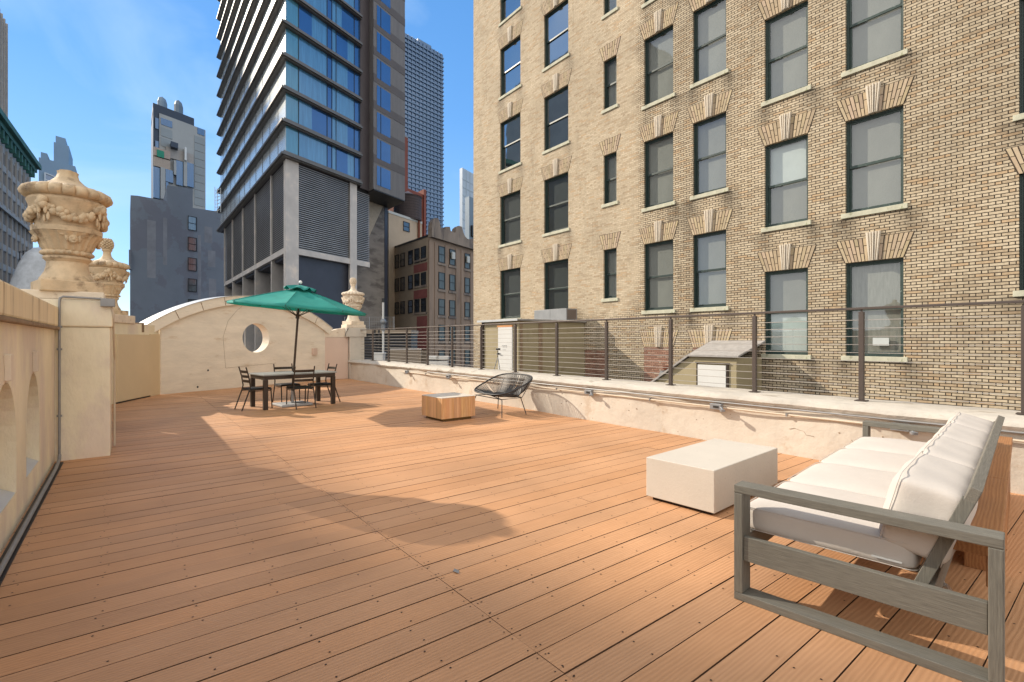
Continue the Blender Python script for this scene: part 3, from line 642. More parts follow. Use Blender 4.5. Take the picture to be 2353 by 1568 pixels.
# ------------------------------------------------------------------ cable railing
cr_ = thing('cable_railing', 'dark bronze post and steel cable railing on the low white parapet', 'railing', (7.1, 8, .72))
posts = [18.75, 17.49, 16.10, 14.71, 13.31, 11.9, 10.48, 9.08, 7.68, 6.32, 4.93, 3.54, 2.23, .83, -.55]
for y in posts:
    p = MB((0, -8, 0)).box(-.026, .026, y - .026, y + .026, .008, 1.085).build('post', M_rail, cr_, bevel=.003)
    MB((0, -8, 0)).box(-.06, .06, y - .06, y + .06, .0, .01).build('base_plate', M_rail, p)
    MB((0, -8, 0)).box(-.01, .01, y - .01, y + .01, 1.085, 1.112).build('rail_bracket', M_rail, p)
MB((0, -8, 0)).box(-.03, .03, -1.2, 18.78, 1.112, 1.14).build('top_rail', M_rail, cr_, bevel=.004)
for k in range(10):
    z = .085 + k * .1
    MB((0, -8, 0)).tube([(0, -1.2, z), (0, 18.75, z)], .0042, 6).build('cable', M_cable, cr_, smooth=60)

# ------------------------------------------------------------------ dining set
TX, TY, TR = 2.98, 11.90, R(7.5)
tb = thing('dining_table', 'rectangular dark metal dining table with grey top under the green umbrella', 'table', (TX, TY, 0), TR)
MB().box(-.80, .80, -.46, .46, .712, .74).build('tabletop', M_tabtop, tb, bevel=.004)
MB().box(-.77, .77, -.43, .43, .63, .711).build('apron', M_dkmet, tb, bevel=.004)
for sx in (-1, 1):
    for sy in (-1, 1): MB().box(sx * .735 - .042, sx * .735 + .042, sy * .39 - .042, sy * .39 + .042, 0, .629).build('leg', M_dkmet, tb, bevel=.004)
def dchair(label):
    t = thing('dining_chair', label, 'chair', (0, 0, 0), 0, 'slat back chairs around the dining table')   # faces +x, back at -x
    MB().box(-.21, .22, -.21, .21, .432, .452).build('seat', M_seatblk, t, bevel=.008)
    MB().box(-.225, .225, -.225, .225, .408, .43).build('seat_frame', M_dkmet, t, bevel=.004)
    for sy in (-1, 1):
        MB().tube([(-.37, sy * .205, 0), (-.23, sy * .205, .40), (-.205, sy * .205, .50), (-.235, sy * .205, .70), (-.29, sy * .205, .90)], .0135, 8).build('back_leg', M_dkmet, t, smooth=50)
        MB().tube([(.235, sy * .2, 0), (.21, sy * .2, .41)], .013, 8).build('front_leg', M_dkmet, t, smooth=50)
        MB().tube([(-.225, sy * .205, .39), (.21, sy * .2, .39)], .009, 6).build('side_bar', M_dkmet, t, smooth=50)
    for z, x in ((.60, -.218), (.70, -.238), (.80, -.266)):
        b = MB(); n = 8; vs = []
        for k in range(n + 1):
            f = k / n * 2 - 1; dx = -.02 * (1 - f * f)
            for (ox, oz) in ((-.006, -.027), (.006, -.027), (.002, .027), (-.010, .027)): vs.append((x + dx + ox, f * .2, z + oz))
        fs = [(k * 4 + i, k * 4 + (i + 1) % 4, (k + 1) * 4 + (i + 1) % 4, (k + 1) * 4 + i) for k in range(n) for i in range(4)] + [(0, 1, 2, 3), (n * 4 + 3, n * 4 + 2, n * 4 + 1, n * 4)]
        b.add(vs, fs); b.build('back_slat', M_dkmet, t, smooth=40)
    return t
ch = dchair('dining chair at the left end of the table, seen side on')
def tloc(x, y): return (TX + x * math.cos(TR) - y * math.sin(TR), TY + x * math.sin(TR) + y * math.cos(TR), 0)
ch.location = tloc(-.78, -.02); ch.rotation_euler = (0, 0, TR + R(2))
tag(dup(ch, None, tloc(-.04, -.44), TR + R(88)), 'dining chair on the near side of the table with its back to the camera')
tag(dup(ch, None, tloc(.05, .50), TR + R(-92)), 'dining chair on the far side of the table, mostly hidden by the tabletop')
tag(dup(ch, None, tloc(.64, .02), TR + R(180)), 'dining chair at the right end of the table, backed by the pink panel')

# umbrella (leans to the right)
ub = Vector(tloc(-.02, .02))
um = thing('patio_umbrella', 'leaning green octagonal patio umbrella above the dining table', 'umbrella', ub)
MB((0, 0, 0), (math.cos(TR), math.sin(TR), 0), (-math.sin(TR), math.cos(TR), 0)).box(-.34, .34, -.30, .30, 0, .055).build('base_slab', M_slab, um, bevel=.02)
rt = Vector((C_, -S_, 0))          # the way it leans
top_ = rt * .17 + Vector((0, 0, 2.62))
MB().tube([(0, 0, .05), (0, 0, .34)], .03, 14).build('base_tube', M_slab, um, smooth=50)
MB().tube([(0, 0, .34), rt * .03 + Vector((0, 0, .75)), top_], .024, 14).build('pole', M_pole, um, smooth=50)
az_ = (top_ - rt * .10 - Vector((0, 0, 1.3))).normalized()
az_ = (Vector((0, 0, 1)) + rt * .085).normalized()
ax_ = (rt - az_ * rt.dot(az_)).normalized(); ay_ = az_.cross(ax_)
hubc = top_
RU, DZ = 1.46, -.43
def cpt(r, a, rib, sagf=.0):
    # canopy surface: falls from the hub, eases outward, sags between the ribs
    f = r / RU; z = DZ * (f ** 1.12)
    rr = r * (1 if rib else math.cos(math.pi / 8) * (1 - .035 * f))
    return hubc + ax_ * (rr * math.cos(a)) + ay_ * (rr * math.sin(a)) + az_ * (z - (0 if rib else .035 * math.sin(f * math.pi * .9)))
A0 = R(14)
b = MB(); rings = [.06, .2, .4, .62, .85, 1.1, 1.32, RU]; NS = 8; vs = []
K = NS * 4
for r in rings:
    for k in range(K):
        a = A0 + 2 * math.pi * k / K; j = k % 4; f = abs(j / 4 * 2 - 1) if j else 1
        p1 = cpt(r, A0 + 2 * math.pi * (k // 4) / 8, True); p2_ = cpt(r, A0 + 2 * math.pi * (k // 4 + 1) / 8, True); g = j / 4
        p = p1.lerp(p2_, g); sag = math.sin(g * math.pi)
        p = p - az_ * (.03 * sag * math.sin(min(1, r / RU) * math.pi * .8)) + (hubc - p) * (.02 * sag * (r / RU) ** 3)
        vs.append(tuple(p))
fs = [(i * K + k, i * K + (k + 1) % K, (i + 1) * K + (k + 1) % K, (i + 1) * K + k) for i in range(len(rings) - 1) for k in range(K)]
b.add(vs, fs)
# turned-down hem
vs2 = vs[-K:]; vs3 = [tuple(Vector(p) - az_ * .05) for p in vs2]
b.add(vs2 + vs3, [(k, (k + 1) % K, K + (k + 1) % K, K + k) for k in range(K)])
can = b.build('canopy', M_green, um, smooth=14, fixn=True)
sd = can.modifiers.new('s', 'SOLIDIFY'); sd.thickness = .002
b = MB(); vs = []
for ri, r in enumerate((.03, .14, .26, .34)):
    for k in range(K):
        a = A0 + 2 * math.pi * k / K; rip = (.035 * math.cos(k * math.pi / 2) + .012 * math.sin(k * 2.3)) * ri / 3
        rr = r * (1 + .04 * math.sin(k * 1.7)); vs.append(tuple(hubc + ax_ * rr * math.cos(a) + ay_ * rr * math.sin(a) + az_ * (.10 - .10 * (r / .34) ** 1.3 + rip - .02)))
b.add(vs, [(i * K + k, i * K + (k + 1) % K, (i + 1) * K + (k + 1) % K, (i + 1) * K + k) for i in range(3) for k in range(K)])
for k in range(8):
    a = A0 + 2 * math.pi * k / 8
    MB().tube([tuple(cpt(r, a, True) + az_ * .003) for r in (.06, .3, .6, .9, 1.2, 1.5)], .0045, 4).build('seam', M_greend, can)
vt = b.build('vent_flap', M_greend, um, smooth=50); sd = vt.modifiers.new('s', 'SOLIDIFY'); sd.thickness = .003
MB().ball(tuple(hubc + az_ * .14), .038, 12, 8, (1, 1, 1.1)).build('finial', M_white, um, smooth=80)
hub2 = hubc - az_ * .62
MB().tube([hub2 - az_ * .06, hub2 + az_ * .04], .04, 14).build('runner_hub', M_pole, um, smooth=50)
for k in range(8):
    a = A0 + 2 * math.pi * k / 8
    pts = [cpt(r, a, True) - az_ * .015 for r in (.05, .5, 1.0, RU + .015)]
    rb = MB().tube([tuple(p) for p in pts], .008, 6).build('rib', M_pole, um, smooth=50)
    MB().tube([tuple(hub2 + (ax_ * math.cos(a) + ay_ * math.sin(a)) * .035), tuple(cpt(.72, a, True) - az_ * .02)], .007, 6).build('strut', M_pole, rb, smooth=50)

# ------------------------------------------------------------------ string loveseat
lc = thing('string_chair', 'wide black cord loveseat on thin legs against the white parapet', 'chair', (5.98, 8.12, 0), R(-4))
def rim(a):   # a=0 front (-x); seen from above a rounded oblong, back high, front low
    c, s = math.cos(a), math.sin(a)
    e = .62
    x = -.40 * math.copysign(abs(c) ** e, c); y = .70 * math.copysign(abs(s) ** e, s)
    g = (x + .40) / .80
    y *= 1 - .10 * (1 - g)
    z = .41 + .35 * (g ** 1.15)
    return Vector((x + .05 * g, y, z))
NR = 72
rimp = [rim(2 * math.pi * k / NR) for k in range(NR)]
MB().tube(rimp, .015, 8, True).build('rim', M_cord, lc, smooth=60)
def inner(a):
    c, s = math.cos(a), math.sin(a)
    return Vector((.10 - .10 * c, .42 * math.copysign(abs(s) ** .8, s), .335 + .035 * (1 + -c) * .5))
inp = [inner(2 * math.pi * k / 48) for k in range(48)]
MB().tube(inp, .009, 6, True).build('inner_ring', M_cord, lc, smooth=60)
b = MB(); NC = 168
_s = [2 * math.pi * k / 720 for k in range(721)]; _l = [0.0]
for k in range(720): _l.append(_l[-1] + (rim(_s[k + 1]) - rim(_s[k])).length)
_m = [0.0]
for k in range(720): _m.append(_m[-1] + (inner(_s[k + 1]) - inner(_s[k])).length)
def _at(tab, f):
    x = f * tab[-1]; k = 0
    import bisect
    k = min(719, max(0, bisect.bisect_left(tab, x) - 1)); return _s[k]
for k in range(NC):
    f_ = (k + .5) / NC; a = _at(_l, f_); p = rim(a); q = inner(_at(_m, f_)); m_ = p.lerp(q, .5); m_.z = p.z * .42 + q.z * .58 - .015
    m_.x += .035 * (1 if a > math.pi / 2 and a < 3 * math.pi / 2 else -.2)
    b.tube([p, m_, q], .0046, 4)
b.build('cord', M_cord, lc, smooth=80)
b = MB()
for k in range(40):
    y = -.40 + .8 * k / 39; b.tube([(.0, y, .345), (.2, y, .36)], .0046, 4)
b.build('seat_cord', M_cord, lc)
b = MB().tube([(-.30, -.50, .33), (-.30, .50, .33), (.22, .42, .33), (.22, -.42, .33)], .009, 6, True).tube([(.22, -.01, .33), (.38, -.01, .62), (.44, -.01, .75)], .007, 6)
b.tube([(-.30, -.5, .33), tuple(rim(.9)), ], .008, 6).tube([(-.30, .5, .33), tuple(rim(-.9))], .008, 6).tube([(.22, -.42, .33), (.40, -.5, .66)], .007, 6).tube([(.22, .42, .33), (.40, .5, .66)], .007, 6)
b.build('frame', M_cord, lc, smooth=60)
for p0, p1 in (((-.29, -.49, .33), (-.36, -.60, 0)), ((-.29, .49, .33), (-.40, .58, 0)), ((.2, -.41, .33), (.27, -.50, 0)), ((.2, .41, .33), (.25, .52, 0))):
    MB().tube([p0, p1], .009, 8).build('leg', M_cord, lc, smooth=60)

# ------------------------------------------------------------------ cedar cube
cb = thing('cube_table', 'small slatted cedar cube table in front of the string chair', 'table', (4.79, 8.17, 0), R(1.5))
MB().box(-.30, .30, -.31, .31, 0, .05).build('plinth', M_brass, cb, bevel=.004)
b = MB(); n = 14
for side in range(4):
    for k in range(n):
        w_ = .72 / n; y0 = -.36 + k * w_; y1 = y0 + w_ - .0025
        t = rnd.uniform(.78, 1.12); b.tone = (t, t * rnd.uniform(.94, 1.02), t * rnd.uniform(.88, 1.0))
        c, s = math.cos(side * math.pi / 2), math.sin(side * math.pi / 2)
        b.frame((0, 0, 0), (c, s, 0), (-s, c, 0)); b.box(.338, .36 + rnd.uniform(-.0015, .0015), max(y0, -.3599), min(y1, .335), .05, .418)
b.frame(); b.build('slatted_side', M_cedar, cb)
MB().box(-.361, .361, -.361, .361, .4185, .430).build('top', M_cedartop, cb, bevel=.003)

# white block table
wt = thing('block_table', 'low white cast stone block coffee table in front of the sofa', 'coffee table', (4.47, 2.615, 0), R(4))
MB().box(-.62, .62, -.28, .28, 0, .03).build('plinth', M_gap, wt)
MB().box(-.66, .66, -.325, .325, .03, .385).build('block', M_conc, wt, bevel=.006)

# ------------------------------------------------------------------ sofa
sf = thing('outdoor_sofa', 'long outdoor sofa with weathered grey wood frame and off white cushions', 'sofa', (2.72, 1.475, 0), R(6.5))
LEN, DEP = 3.27, 1.09
for nm, x0 in (('arm', 0), ('arm', LEN - .115)):
    x1 = x0 + .115; DEP = 1.09 if x0 == 0 else .86
    a_ = MB().box(x0, x1, -DEP, 0, .600, .645).build('armrest', M_teak, sf, bevel=.004)
    MB().box(x0, x1, -DEP, 0, 0, .042).build('floor_runner', M_teak, sf, bevel=.004)
    MB().box(x0, x1, -.048, 0, .0425, .5995).build('front_post', M_teakz, sf, bevel=.004)
    MB().box(x0, x1, -DEP, -DEP + .048, .0425, .5995).build('rear_post', M_teakz, sf, bevel=.004)
    MB().box(x0 + .012, x0 + .05, -DEP + .049, -.049, .225, .36).build('side_rail', M_teak, sf, bevel=.003)
MB().box(.116, LEN - .116, -.044, -.006, .225, .35).build('front_rail', M_teakl, sf, bevel=.003)
MB().box(.116, LEN - .116, -.86, -.82, .225, .33).build('rear_rail', M_teakl, sf, bevel=.003)
b = MB()
for k in range(8): b.box(.3 + k * .36, .36 + k * .36, -.819, -.045, .31, .33)
b.build('seat_slats', M_teakl, sf)
for x in (.12, 1.05, 2.05, LEN - .165):
    MB().bar((x + .022, -.80, .30), (x + .022, -.975, .75), .045, .05).build('back_upright', M_teakz, sf, bevel=.003)
MB((0, -.985, .765), (1, 0, 0), (0, .93, .36), (0, -.36, .93)).box(.12, LEN - .12, -.022, .022, -.06, .045).build('top_rail', M_teakl, sf, bevel=.004)
b = MB()
for k in range(2): b.bar((.12, -.845 - .04 * k, .41 + .11 * k), (LEN - .12, -.845 - .04 * k, .41 + .11 * k), .018, .06)
b.build('back_slats', M_teakl, sf)
def cushion(name, x0, x1, y0, y1, z0, z1, lean=0, r=.05, puff=.02, piv=None):
    """rounded box with a soft bulge and piping"""
    bm = bmesh.new(); bmesh.ops.create_cube(bm, size=1)
    bmesh.ops.subdivide_edges(bm, edges=bm.edges, cuts=9, use_grid_fill=True)
    W, D, Hh = (x1 - x0), (y1 - y0), (z1 - z0); hx, hy, hz = W / 2, D / 2, Hh / 2
    seed = rnd.uniform(0, 50)
    for v in bm.verts:
        p = Vector((v.co.x * W, v.co.y * D, v.co.z * Hh))
        q = Vector((max(-hx + r, min(hx - r, p.x)), max(-hy + r, min(hy - r, p.y)), max(-hz + r, min(hz - r, p.z))))
        d = p - q
        if d.length > 1e-6: p = q + d.normalized() * min(r, d.length if (abs(d.x) > 0) + (abs(d.y) > 0) + (abs(d.z) > 0) < 2 else r)
        fx, fy, fz = 1 - (p.x / hx) ** 2, 1 - (p.y / hy) ** 2, 1 - (p.z / hz) ** 2
        if Hh < D: p.z += math.copysign(puff, p.z) * max(0, fx) * max(0, fy) * (abs(p.z) / hz)
        else: p.y += math.copysign(puff, p.y) * max(0, fx) * max(0, fz) * (abs(p.y) / hy)
        p += Vector((math.sin(p.y * 23 + seed) * .003, math.sin(p.x * 17 + p.z * 29 + seed) * .004, math.sin(p.x * 21 + seed * 2) * math.sin(p.y * 19) * .004))
        v.co = p
    me = bpy.data.meshes.new(name); bm.to_mesh(me); bm.free(); me.materials.append(M_fabric); me.shade_smooth()
    ob = bpy.data.objects.new(name, me); C.objects.link(ob); ob.parent = sf
    ob.location = ((x0 + x1) / 2, (y0 + y1) / 2, (z0 + z1) / 2); ob.rotation_euler = (lean, 0, 0)
    q = ob.modifiers.new('s', 'SUBSURF'); q.levels = q.render_levels = 1
    # piping round the two big faces
    b = MB(); k = 10
    def loop(off):
        pts = []
        for (cx_, cz_, a0) in ((1, 1, 0), (-1, 1, 90), (-1, -1, 180), (1, -1, 270)):
            for j in range(5):
                a = R(a0 + j * 22.5)
                if Hh < D: pts.append((cx_ * (hx - r) + r * math.cos(a), cz_ * (hy - r) + r * math.sin(a), off))
                else: pts.append((cx_ * (hx - r) + r * math.cos(a), off, cz_ * (hz - r) + r * math.sin(a)))
        return pts
    o_ = (hz if Hh < D else hy) - r * .42
    b.tube(loop(o_), .0022, 6, True).tube(loop(-o_), .0022, 6, True)
    b.build('piping', M_fabric, ob, smooth=60)
    return ob
cw = (LEN - .25) / 4
for k in range(4):
    x0 = .125 + k * cw
    cushion('seat_cushion', x0 + .001, x0 + cw - .001, -.80, .005, .352, .515, 0, .05, .025)
for k in range(4):
    x0 = .125 + k * cw
    cushion('back_cushion', x0 + .001, x0 + cw - .001, -.945, -.665, .43, .80, R(14), .05, .03)
z_ = MB().box(.118, .122, -.74, -.62, .395, .403); z_.build('zipper', M_flash, sf)

# storage bench behind the sofa
be = thing('wooden_bench', 'long reddish brown wooden bench tucked behind the sofa back', 'bench', (3.02, .425, 0), R(6.8))
MB().box(0, 1.55, 0, .21, .50, .55).build('top_board', M_bench, be, bevel=.005)
MB().box(1.556, 3.58, 0, .21, .50, .55).build('top_board', M_bench, be, bevel=.005)
MB().box(1.30, 3.56, .015, .20, .0, .499).build('cabinet', M_bench, be, bevel=.004)
MB().box(.02, 1.29, .015, .05, .36, .499).build('apron', M_bench, be, bevel=.004)
bo = thing('plastic_bottle', 'small clear plastic bottle lying on the deck under the sofa back', 'bottle', (3.69, .75, .035), R(20))
MB((0, 0, 0), (0, 0, 1), (0, 1, 0), (1, 0, 0)).lathe([(.03, -.10), (.034, -.09), (.033, .03), (.028, .05), (.014, .08), (.014, .10)], 20).build('body', M_plastic, bo, smooth=50)
MB((0, 0, 0), (0, 0, 1), (0, 1, 0), (1, 0, 0)).lathe([(.016, .10), (.016, .118)], 16).build('cap', M_white, bo)
lf = at(1048, 1316, 1.46 / ((1316 - HY) / F))
b = MB(); b.add([(0, -.03, 0), (.016, -.012, .006), (.018, .01, .003), (.004, .028, .008), (-.014, .014, .002), (-.016, -.008, .007)], [(0, 1, 2, 3, 4, 5)])
b.add([(-.002, -.03, 0), (.002, -.03, 0), (.004, -.055, .002)], [(0, 1, 2)])
o = tag(b.build('dry_leaf', M_conduit), 'small curled grey leaf lying on the middle of the deck', 'leaf'); o.location = (lf.x, lf.y, .006)
#SPLIT
# ------------------------------------------------------------------ tan brick building on the right
BX = 15.3
bb = thing('brick_building', 'large tan brick office building with dark green sash windows filling the right side', 'building', (BX, 8, -.12))
BO = (-0, -8, .12)           # world -> local shift (x is local to BX)
FH = 3.81
cols = {'A': (19.17, 20.86), 'B': (15.82, 17.43), 'C': (13.10, 13.78), 'D': (10.52, 11.78), 'E': (8.55, 9.75), 'F': (6.11, 7.33), 'G': (3.91, 5.18), 'H': (.62, 1.88)}
wins = []
for c, (y0, y1) in cols.items():
    for k in range(-1, 6):
        if c in 'ABDE': z1, z0 = 5.03 + k * FH, 2.55 + k * FH
        elif c == 'C': z1, z0 = 5.10 + k * FH, 3.13 + k * FH
        elif c == 'H': z1, z0 = 5.05 + k * FH, 2.53 + k * FH
        else: z1, z0 = 3.52 + k * FH, 1.04 + k * FH
        if k == -1: continue
        wins.append((c, k, y0, y1, z0, z1))
cells_y = sorted({-9., 23.36} | {w_[2] for w_ in wins} | {w_[3] for w_ in wins})
cells_z = sorted({-42., 40.} | {w_[4] for w_ in wins} | {w_[5] for w_ in wins})
b = MB((0, -8, .12)); DPT = .24
def inwin(y, z): return any(a[2] < y < a[3] and a[4] < z < a[5] for a in wins)
for i in range(len(cells_y) - 1):
    # merge cells upwards to keep faces few
    j = 0
    while j < len(cells_z) - 1:
        ym = (cells_y[i] + cells_y[i + 1]) / 2
        if inwin(ym, (cells_z[j] + cells_z[j + 1]) / 2): j += 1; continue
        k = j
        while k + 1 < len(cells_z) - 1 and not inwin(ym, (cells_z[k + 1] + cells_z[k + 2]) / 2): k += 1
        b.add([(0, cells_y[i], cells_z[j]), (0, cells_y[i + 1], cells_z[j]), (0, cells_y[i + 1], cells_z[k + 1]), (0, cells_y[i], cells_z[k + 1])], [(0, 3, 2, 1)])
        j = k + 1
for (c, k, y0, y1, z0, z1) in wins:
    b.add([(0, y0, z0), (0, y1, z0), (0, y1, z1), (0, y0, z1), (DPT, y0, z0), (DPT, y1, z0), (DPT, y1, z1), (DPT, y0, z1)], [(0, 4, 5, 1), (1, 5, 6, 2), (2, 6, 7, 3), (3, 7, 4, 0)])
b.add([(0, 23.36, -42), (14, 23.36, -42), (14, 23.36, 40), (0, 23.36, 40)], [(0, 1, 2, 3)])
b.add([(0, -9, -42), (14, -9, -42), (14, -9, 40), (0, -9, 40)], [(0, 1, 2, 3)])
b.add([(0, -9, 40), (14, -9, 40), (14, 23.36, 40), (0, 23.36, 40)], [(0, 1, 2, 3)])
b.build('wall', M_brick, bb, fixn=False)
# windows: one mesh set per width/height
def winset(c, wd, ht):
    d = {}
    f = MB(); t = .055
    f.box(.10, .20, 0, t, 0, ht).box(.10, .20, wd - t, wd, 0, ht).box(.10, .20, t, wd - t, ht - t, ht).box(.10, .20, t, wd - t, 0, t * .8)
    f.box(.07, .10, 0, .03, 0, ht).box(.07, .10, wd - .03, wd, 0, ht).box(.07, .10, .03, wd - .03, ht - .03, ht)
    s = .045; zm = ht * .5
    f.box(.13, .17, t, wd - t, zm - .035, zm + .035)                              # meeting rails
    f.box(.125, .16, t, t + s, zm + .035, ht - t).box(.125, .16, wd - t - s, wd - t, zm + .035, ht - t).box(.125, .16, t + s, wd - t - s, ht - t - s, ht - t)
    f.box(.165, .20, t, t + s, t * .8, zm - .035).box(.165, .20, wd - t - s, wd - t, t * .8, zm - .035).box(.165, .20, t + s, wd - t - s, t * .8, t * .8 + .07)
    d['frame'] = f
    g = MB(); g.add([(.145, t + s, zm + .035), (.145, wd - t - s, zm + .035), (.145, wd - t - s, ht - t - s), (.145, t + s, ht - t - s)], [(0, 3, 2, 1)])
    g.add([(.185, t + s, t * .8 + .07), (.185, wd - t - s, t * .8 + .07), (.185, wd - t - s, zm - .035), (.185, t + s, zm - .035)], [(0, 3, 2, 1)])
    d['pane'] = g
    bl = MB(); bl.add([(.235, .01, .01), (.235, wd - .01, .01), (.235, wd - .01, ht - .01), (.235, .01, ht - .01)], [(0, 3, 2, 1)])
    d['blind'] = bl
    for nm_, za, zb_ in (('blind_hi', ht * .5, ht - .1), ('blind_lo', .1, ht * .5 - .04)):
        q_ = MB(); q_.add([(.228, .06, za), (.228, wd - .06, za), (.228, wd - .06, zb_), (.228, .06, zb_)], [(0, 3, 2, 1)]); d[nm_] = q_
    rm = MB(); rm.box(.24, 1.6, -.2, wd + .2, -.1, ht + .1); d['room'] = rm
    cu = MB(); n = 24
    vs = []; 
    for k in range(n + 1):
        y = wd * (.42 + .5 * k / n); x = .40 + .03 * math.sin(k * 2.1); vs += [(x, y, .05), (x, y, ht * .98)]
    cu.add(vs, [(2 * k, 2 * k + 1, 2 * k + 3, 2 * k + 2) for k in range(n)]); d['curtain'] = cu
    sl = MB(); sl.box(-.05, .12, -.09, wd + .09, -.13, -.0); d['sill'] = sl
    # splayed brick lintel with ribbed keystone
    ln = MB(); lh = .62; nb = max(3, int(wd / 2 / .068)); kw = .17 if wd > 1 else 0
    sp = .22
    ln.m = 1; ln.add([(-.003, -.02, .002), (-.003, wd + .02, .002), (-.003, wd + sp + .01, lh), (-.003, -sp - .01, lh)], [(0, 1, 2, 3)]); ln.m = 0
    def X(yb, z): # fan: yb is the position at the bottom
        f = (yb - wd / 2) / (wd / 2); return yb + f * sp * z / lh
    step = .073; half = wd / 2 - (kw * .62)
    nbk = max(2, int(half / step)); step = half / nbk
    for side in (-1, 1):
        for k in range(nbk):
            a0 = wd / 2 + side * (kw * .62 + k * step + .009); a1 = wd / 2 + side * (kw * .62 + (k + 1) * step - .009)
            cut = [(0.0, .2), (.21, .605)] if k % 2 else [(0, .40), (.41, .605)]
            for (z0, z1) in cut:
                z0 += .006; tt = rnd.uniform(.82, 1.12); ln.tone = (tt, tt * rnd.uniform(.93, 1), tt * rnd.uniform(.88, 1))
                p = [(X(a0, z0), z0), (X(a1, z0), z0), (X(a1, z1), z1), (X(a0, z1), z1)]
                ln.add([(-.003, y, z) for y, z in p] + [(-.010, y, z) for y, z in p], [(4, 5, 6, 7), (0, 1, 5, 4), (1, 2, 6, 5), (2, 3, 7, 6), (3, 0, 4, 7)])
    ln.tone = None; d['lintel'] = ln
    if kw:
        ks = MB(); nr = 5; lh2 = .74
        for k in range(nr):
            a0 = -kw * .55 + k * kw * 1.1 / nr; a1 = a0 + kw * 1.1 / nr * .66; m0 = (a0 + a1) / 2
            for q0, q1, dx in ((a0, m0, .05), (m0, a1, .05)): pass
            v = []
            for (yy, zz, g) in ((a0, 0, 0), (a1, 0, 0), (a1, lh2, 1), (a0, lh2, 1)): v.append((-.012, wd / 2 + yy * (1 + .75 * g), zz))
            for (yy, zz, g) in ((a0 + .004, 0, 0), (a1 - .004, 0, 0), (a1 - .004, lh2, 1), (a0 + .004, lh2, 1)): v.append((-.075 - (.02 if k == 2 else 0), wd / 2 + yy * (1 + .75 * g), zz))
            ks.add(v, [(4, 5, 6, 7), (0, 1, 5, 4), (1, 2, 6, 5), (2, 3, 7, 6), (3, 0, 4, 7)])
        v = [(-.004, wd / 2 - kw * .57, 0), (-.004, wd / 2 + kw * .57, 0), (-.004, wd / 2 + kw * 1.0, lh2), (-.004, wd / 2 - kw * 1.0, lh2)]
        v += [(x - .026, y, z) for x, y, z in v]; ks.add(v, [(4, 5, 6, 7), (0, 1, 5, 4), (1, 2, 6, 5), (2, 3, 7, 6), (3, 0, 4, 7)])
        d['keystone'] = ks
    return d
first = {}
def place(key, name, mb, m, parent, loc, **kw):
    if key in first:
        o = first[key].copy(); C.objects.link(o); o.parent = parent; o.location = loc
        return o
    o = mb().build(name, m, parent, loc=loc, **kw); first[key] = o; return o
sets = {}
for (c, k, y0, y1, z0, z1) in wins:
    if c not in sets: sets[c] = winset(c, y1 - y0, z1 - z0)
    d = sets[c]; loc = (0, y0 - 8, z0 + .12)
    fm = M_framel if c in 'FG' else M_frame
    f = place((c, 'f'), 'window', lambda: d['frame'], fm, bb, loc, bevel=.003)
    place((c, 's'), 'sill', lambda: d['sill'], M_sill, f, (0, 0, 0), bevel=.008)
    open_ = c in 'AB'
    gm = M_glassd if (open_ and k >= 2) else M_glass
    place((c, 'g', gm.name), 'pane', lambda: d['pane'], gm, f, (0, 0, 0), fixn=False)
    if open_:
        place((c, 'r'), 'room', lambda: d['room'], M_inside, f, (0, 0, 0))
        place((c, 'cu'), 'curtain', lambda: d['curtain'], M_curtain, f, (0, 0, 0))
    else:
        bm_ = M_blind
        if c == 'F' and k == 1: place((c, 'bh'), 'white_shade', lambda: d['blind_hi'], M_blindw, f, (0, 0, 0), fixn=False)
        if c == 'F' and k == 0: place((c, 'bl'), 'white_shade', lambda: d['blind_lo'], M_blindw, f, (0, 0, 0), fixn=False)
        if c == 'G' and k == 0: bm_ = M_blindd
        place((c, 'b', bm_.name), 'blind', lambda: d['blind'], bm_, f, (0, 0, 0), fixn=False)
    l = place((c, 'l'), 'lintel', lambda: d['lintel'], [M_vous, M_joint], bb, (0, y0 - 8, z1 + .12), fixn=False)
    if 'keystone' in d: place((c, 'k'), 'keystone', lambda: d['keystone'], M_key, l, (0, 0, 0), fixn=True)
# bricked up openings below D and E, with their lintels
for c in 'DE':
    y0, y1 = cols[c]; d = sets[c]
    MB().box(-.004, .0, y0, y1, -1.6, 1.205).build('bricked_up_opening', M_redbrick, bb, loc=(0, -8, .12))
    l = place((c, 'l'), 'lintel', lambda: d['lintel'], [M_vous, M_joint], bb, (0, y0 - 8, 1.215 + .12))
    place((c, 'k'), 'keystone', lambda: d['keystone'], M_key, l, (0, 0, 0))
# red patch low on the wall by the stair house
MB().box(-.004, 0, 13.7, 14.8, -1.5, 1.05).build('red_brick_patch', M_redbrick, bb, loc=(0, -8, .12))
MB().box(-.03, -.002, 4.25, 4.6, 1.32, 1.52).build('paper_notice', M_blindw, bb, loc=(.17, -8, .12))

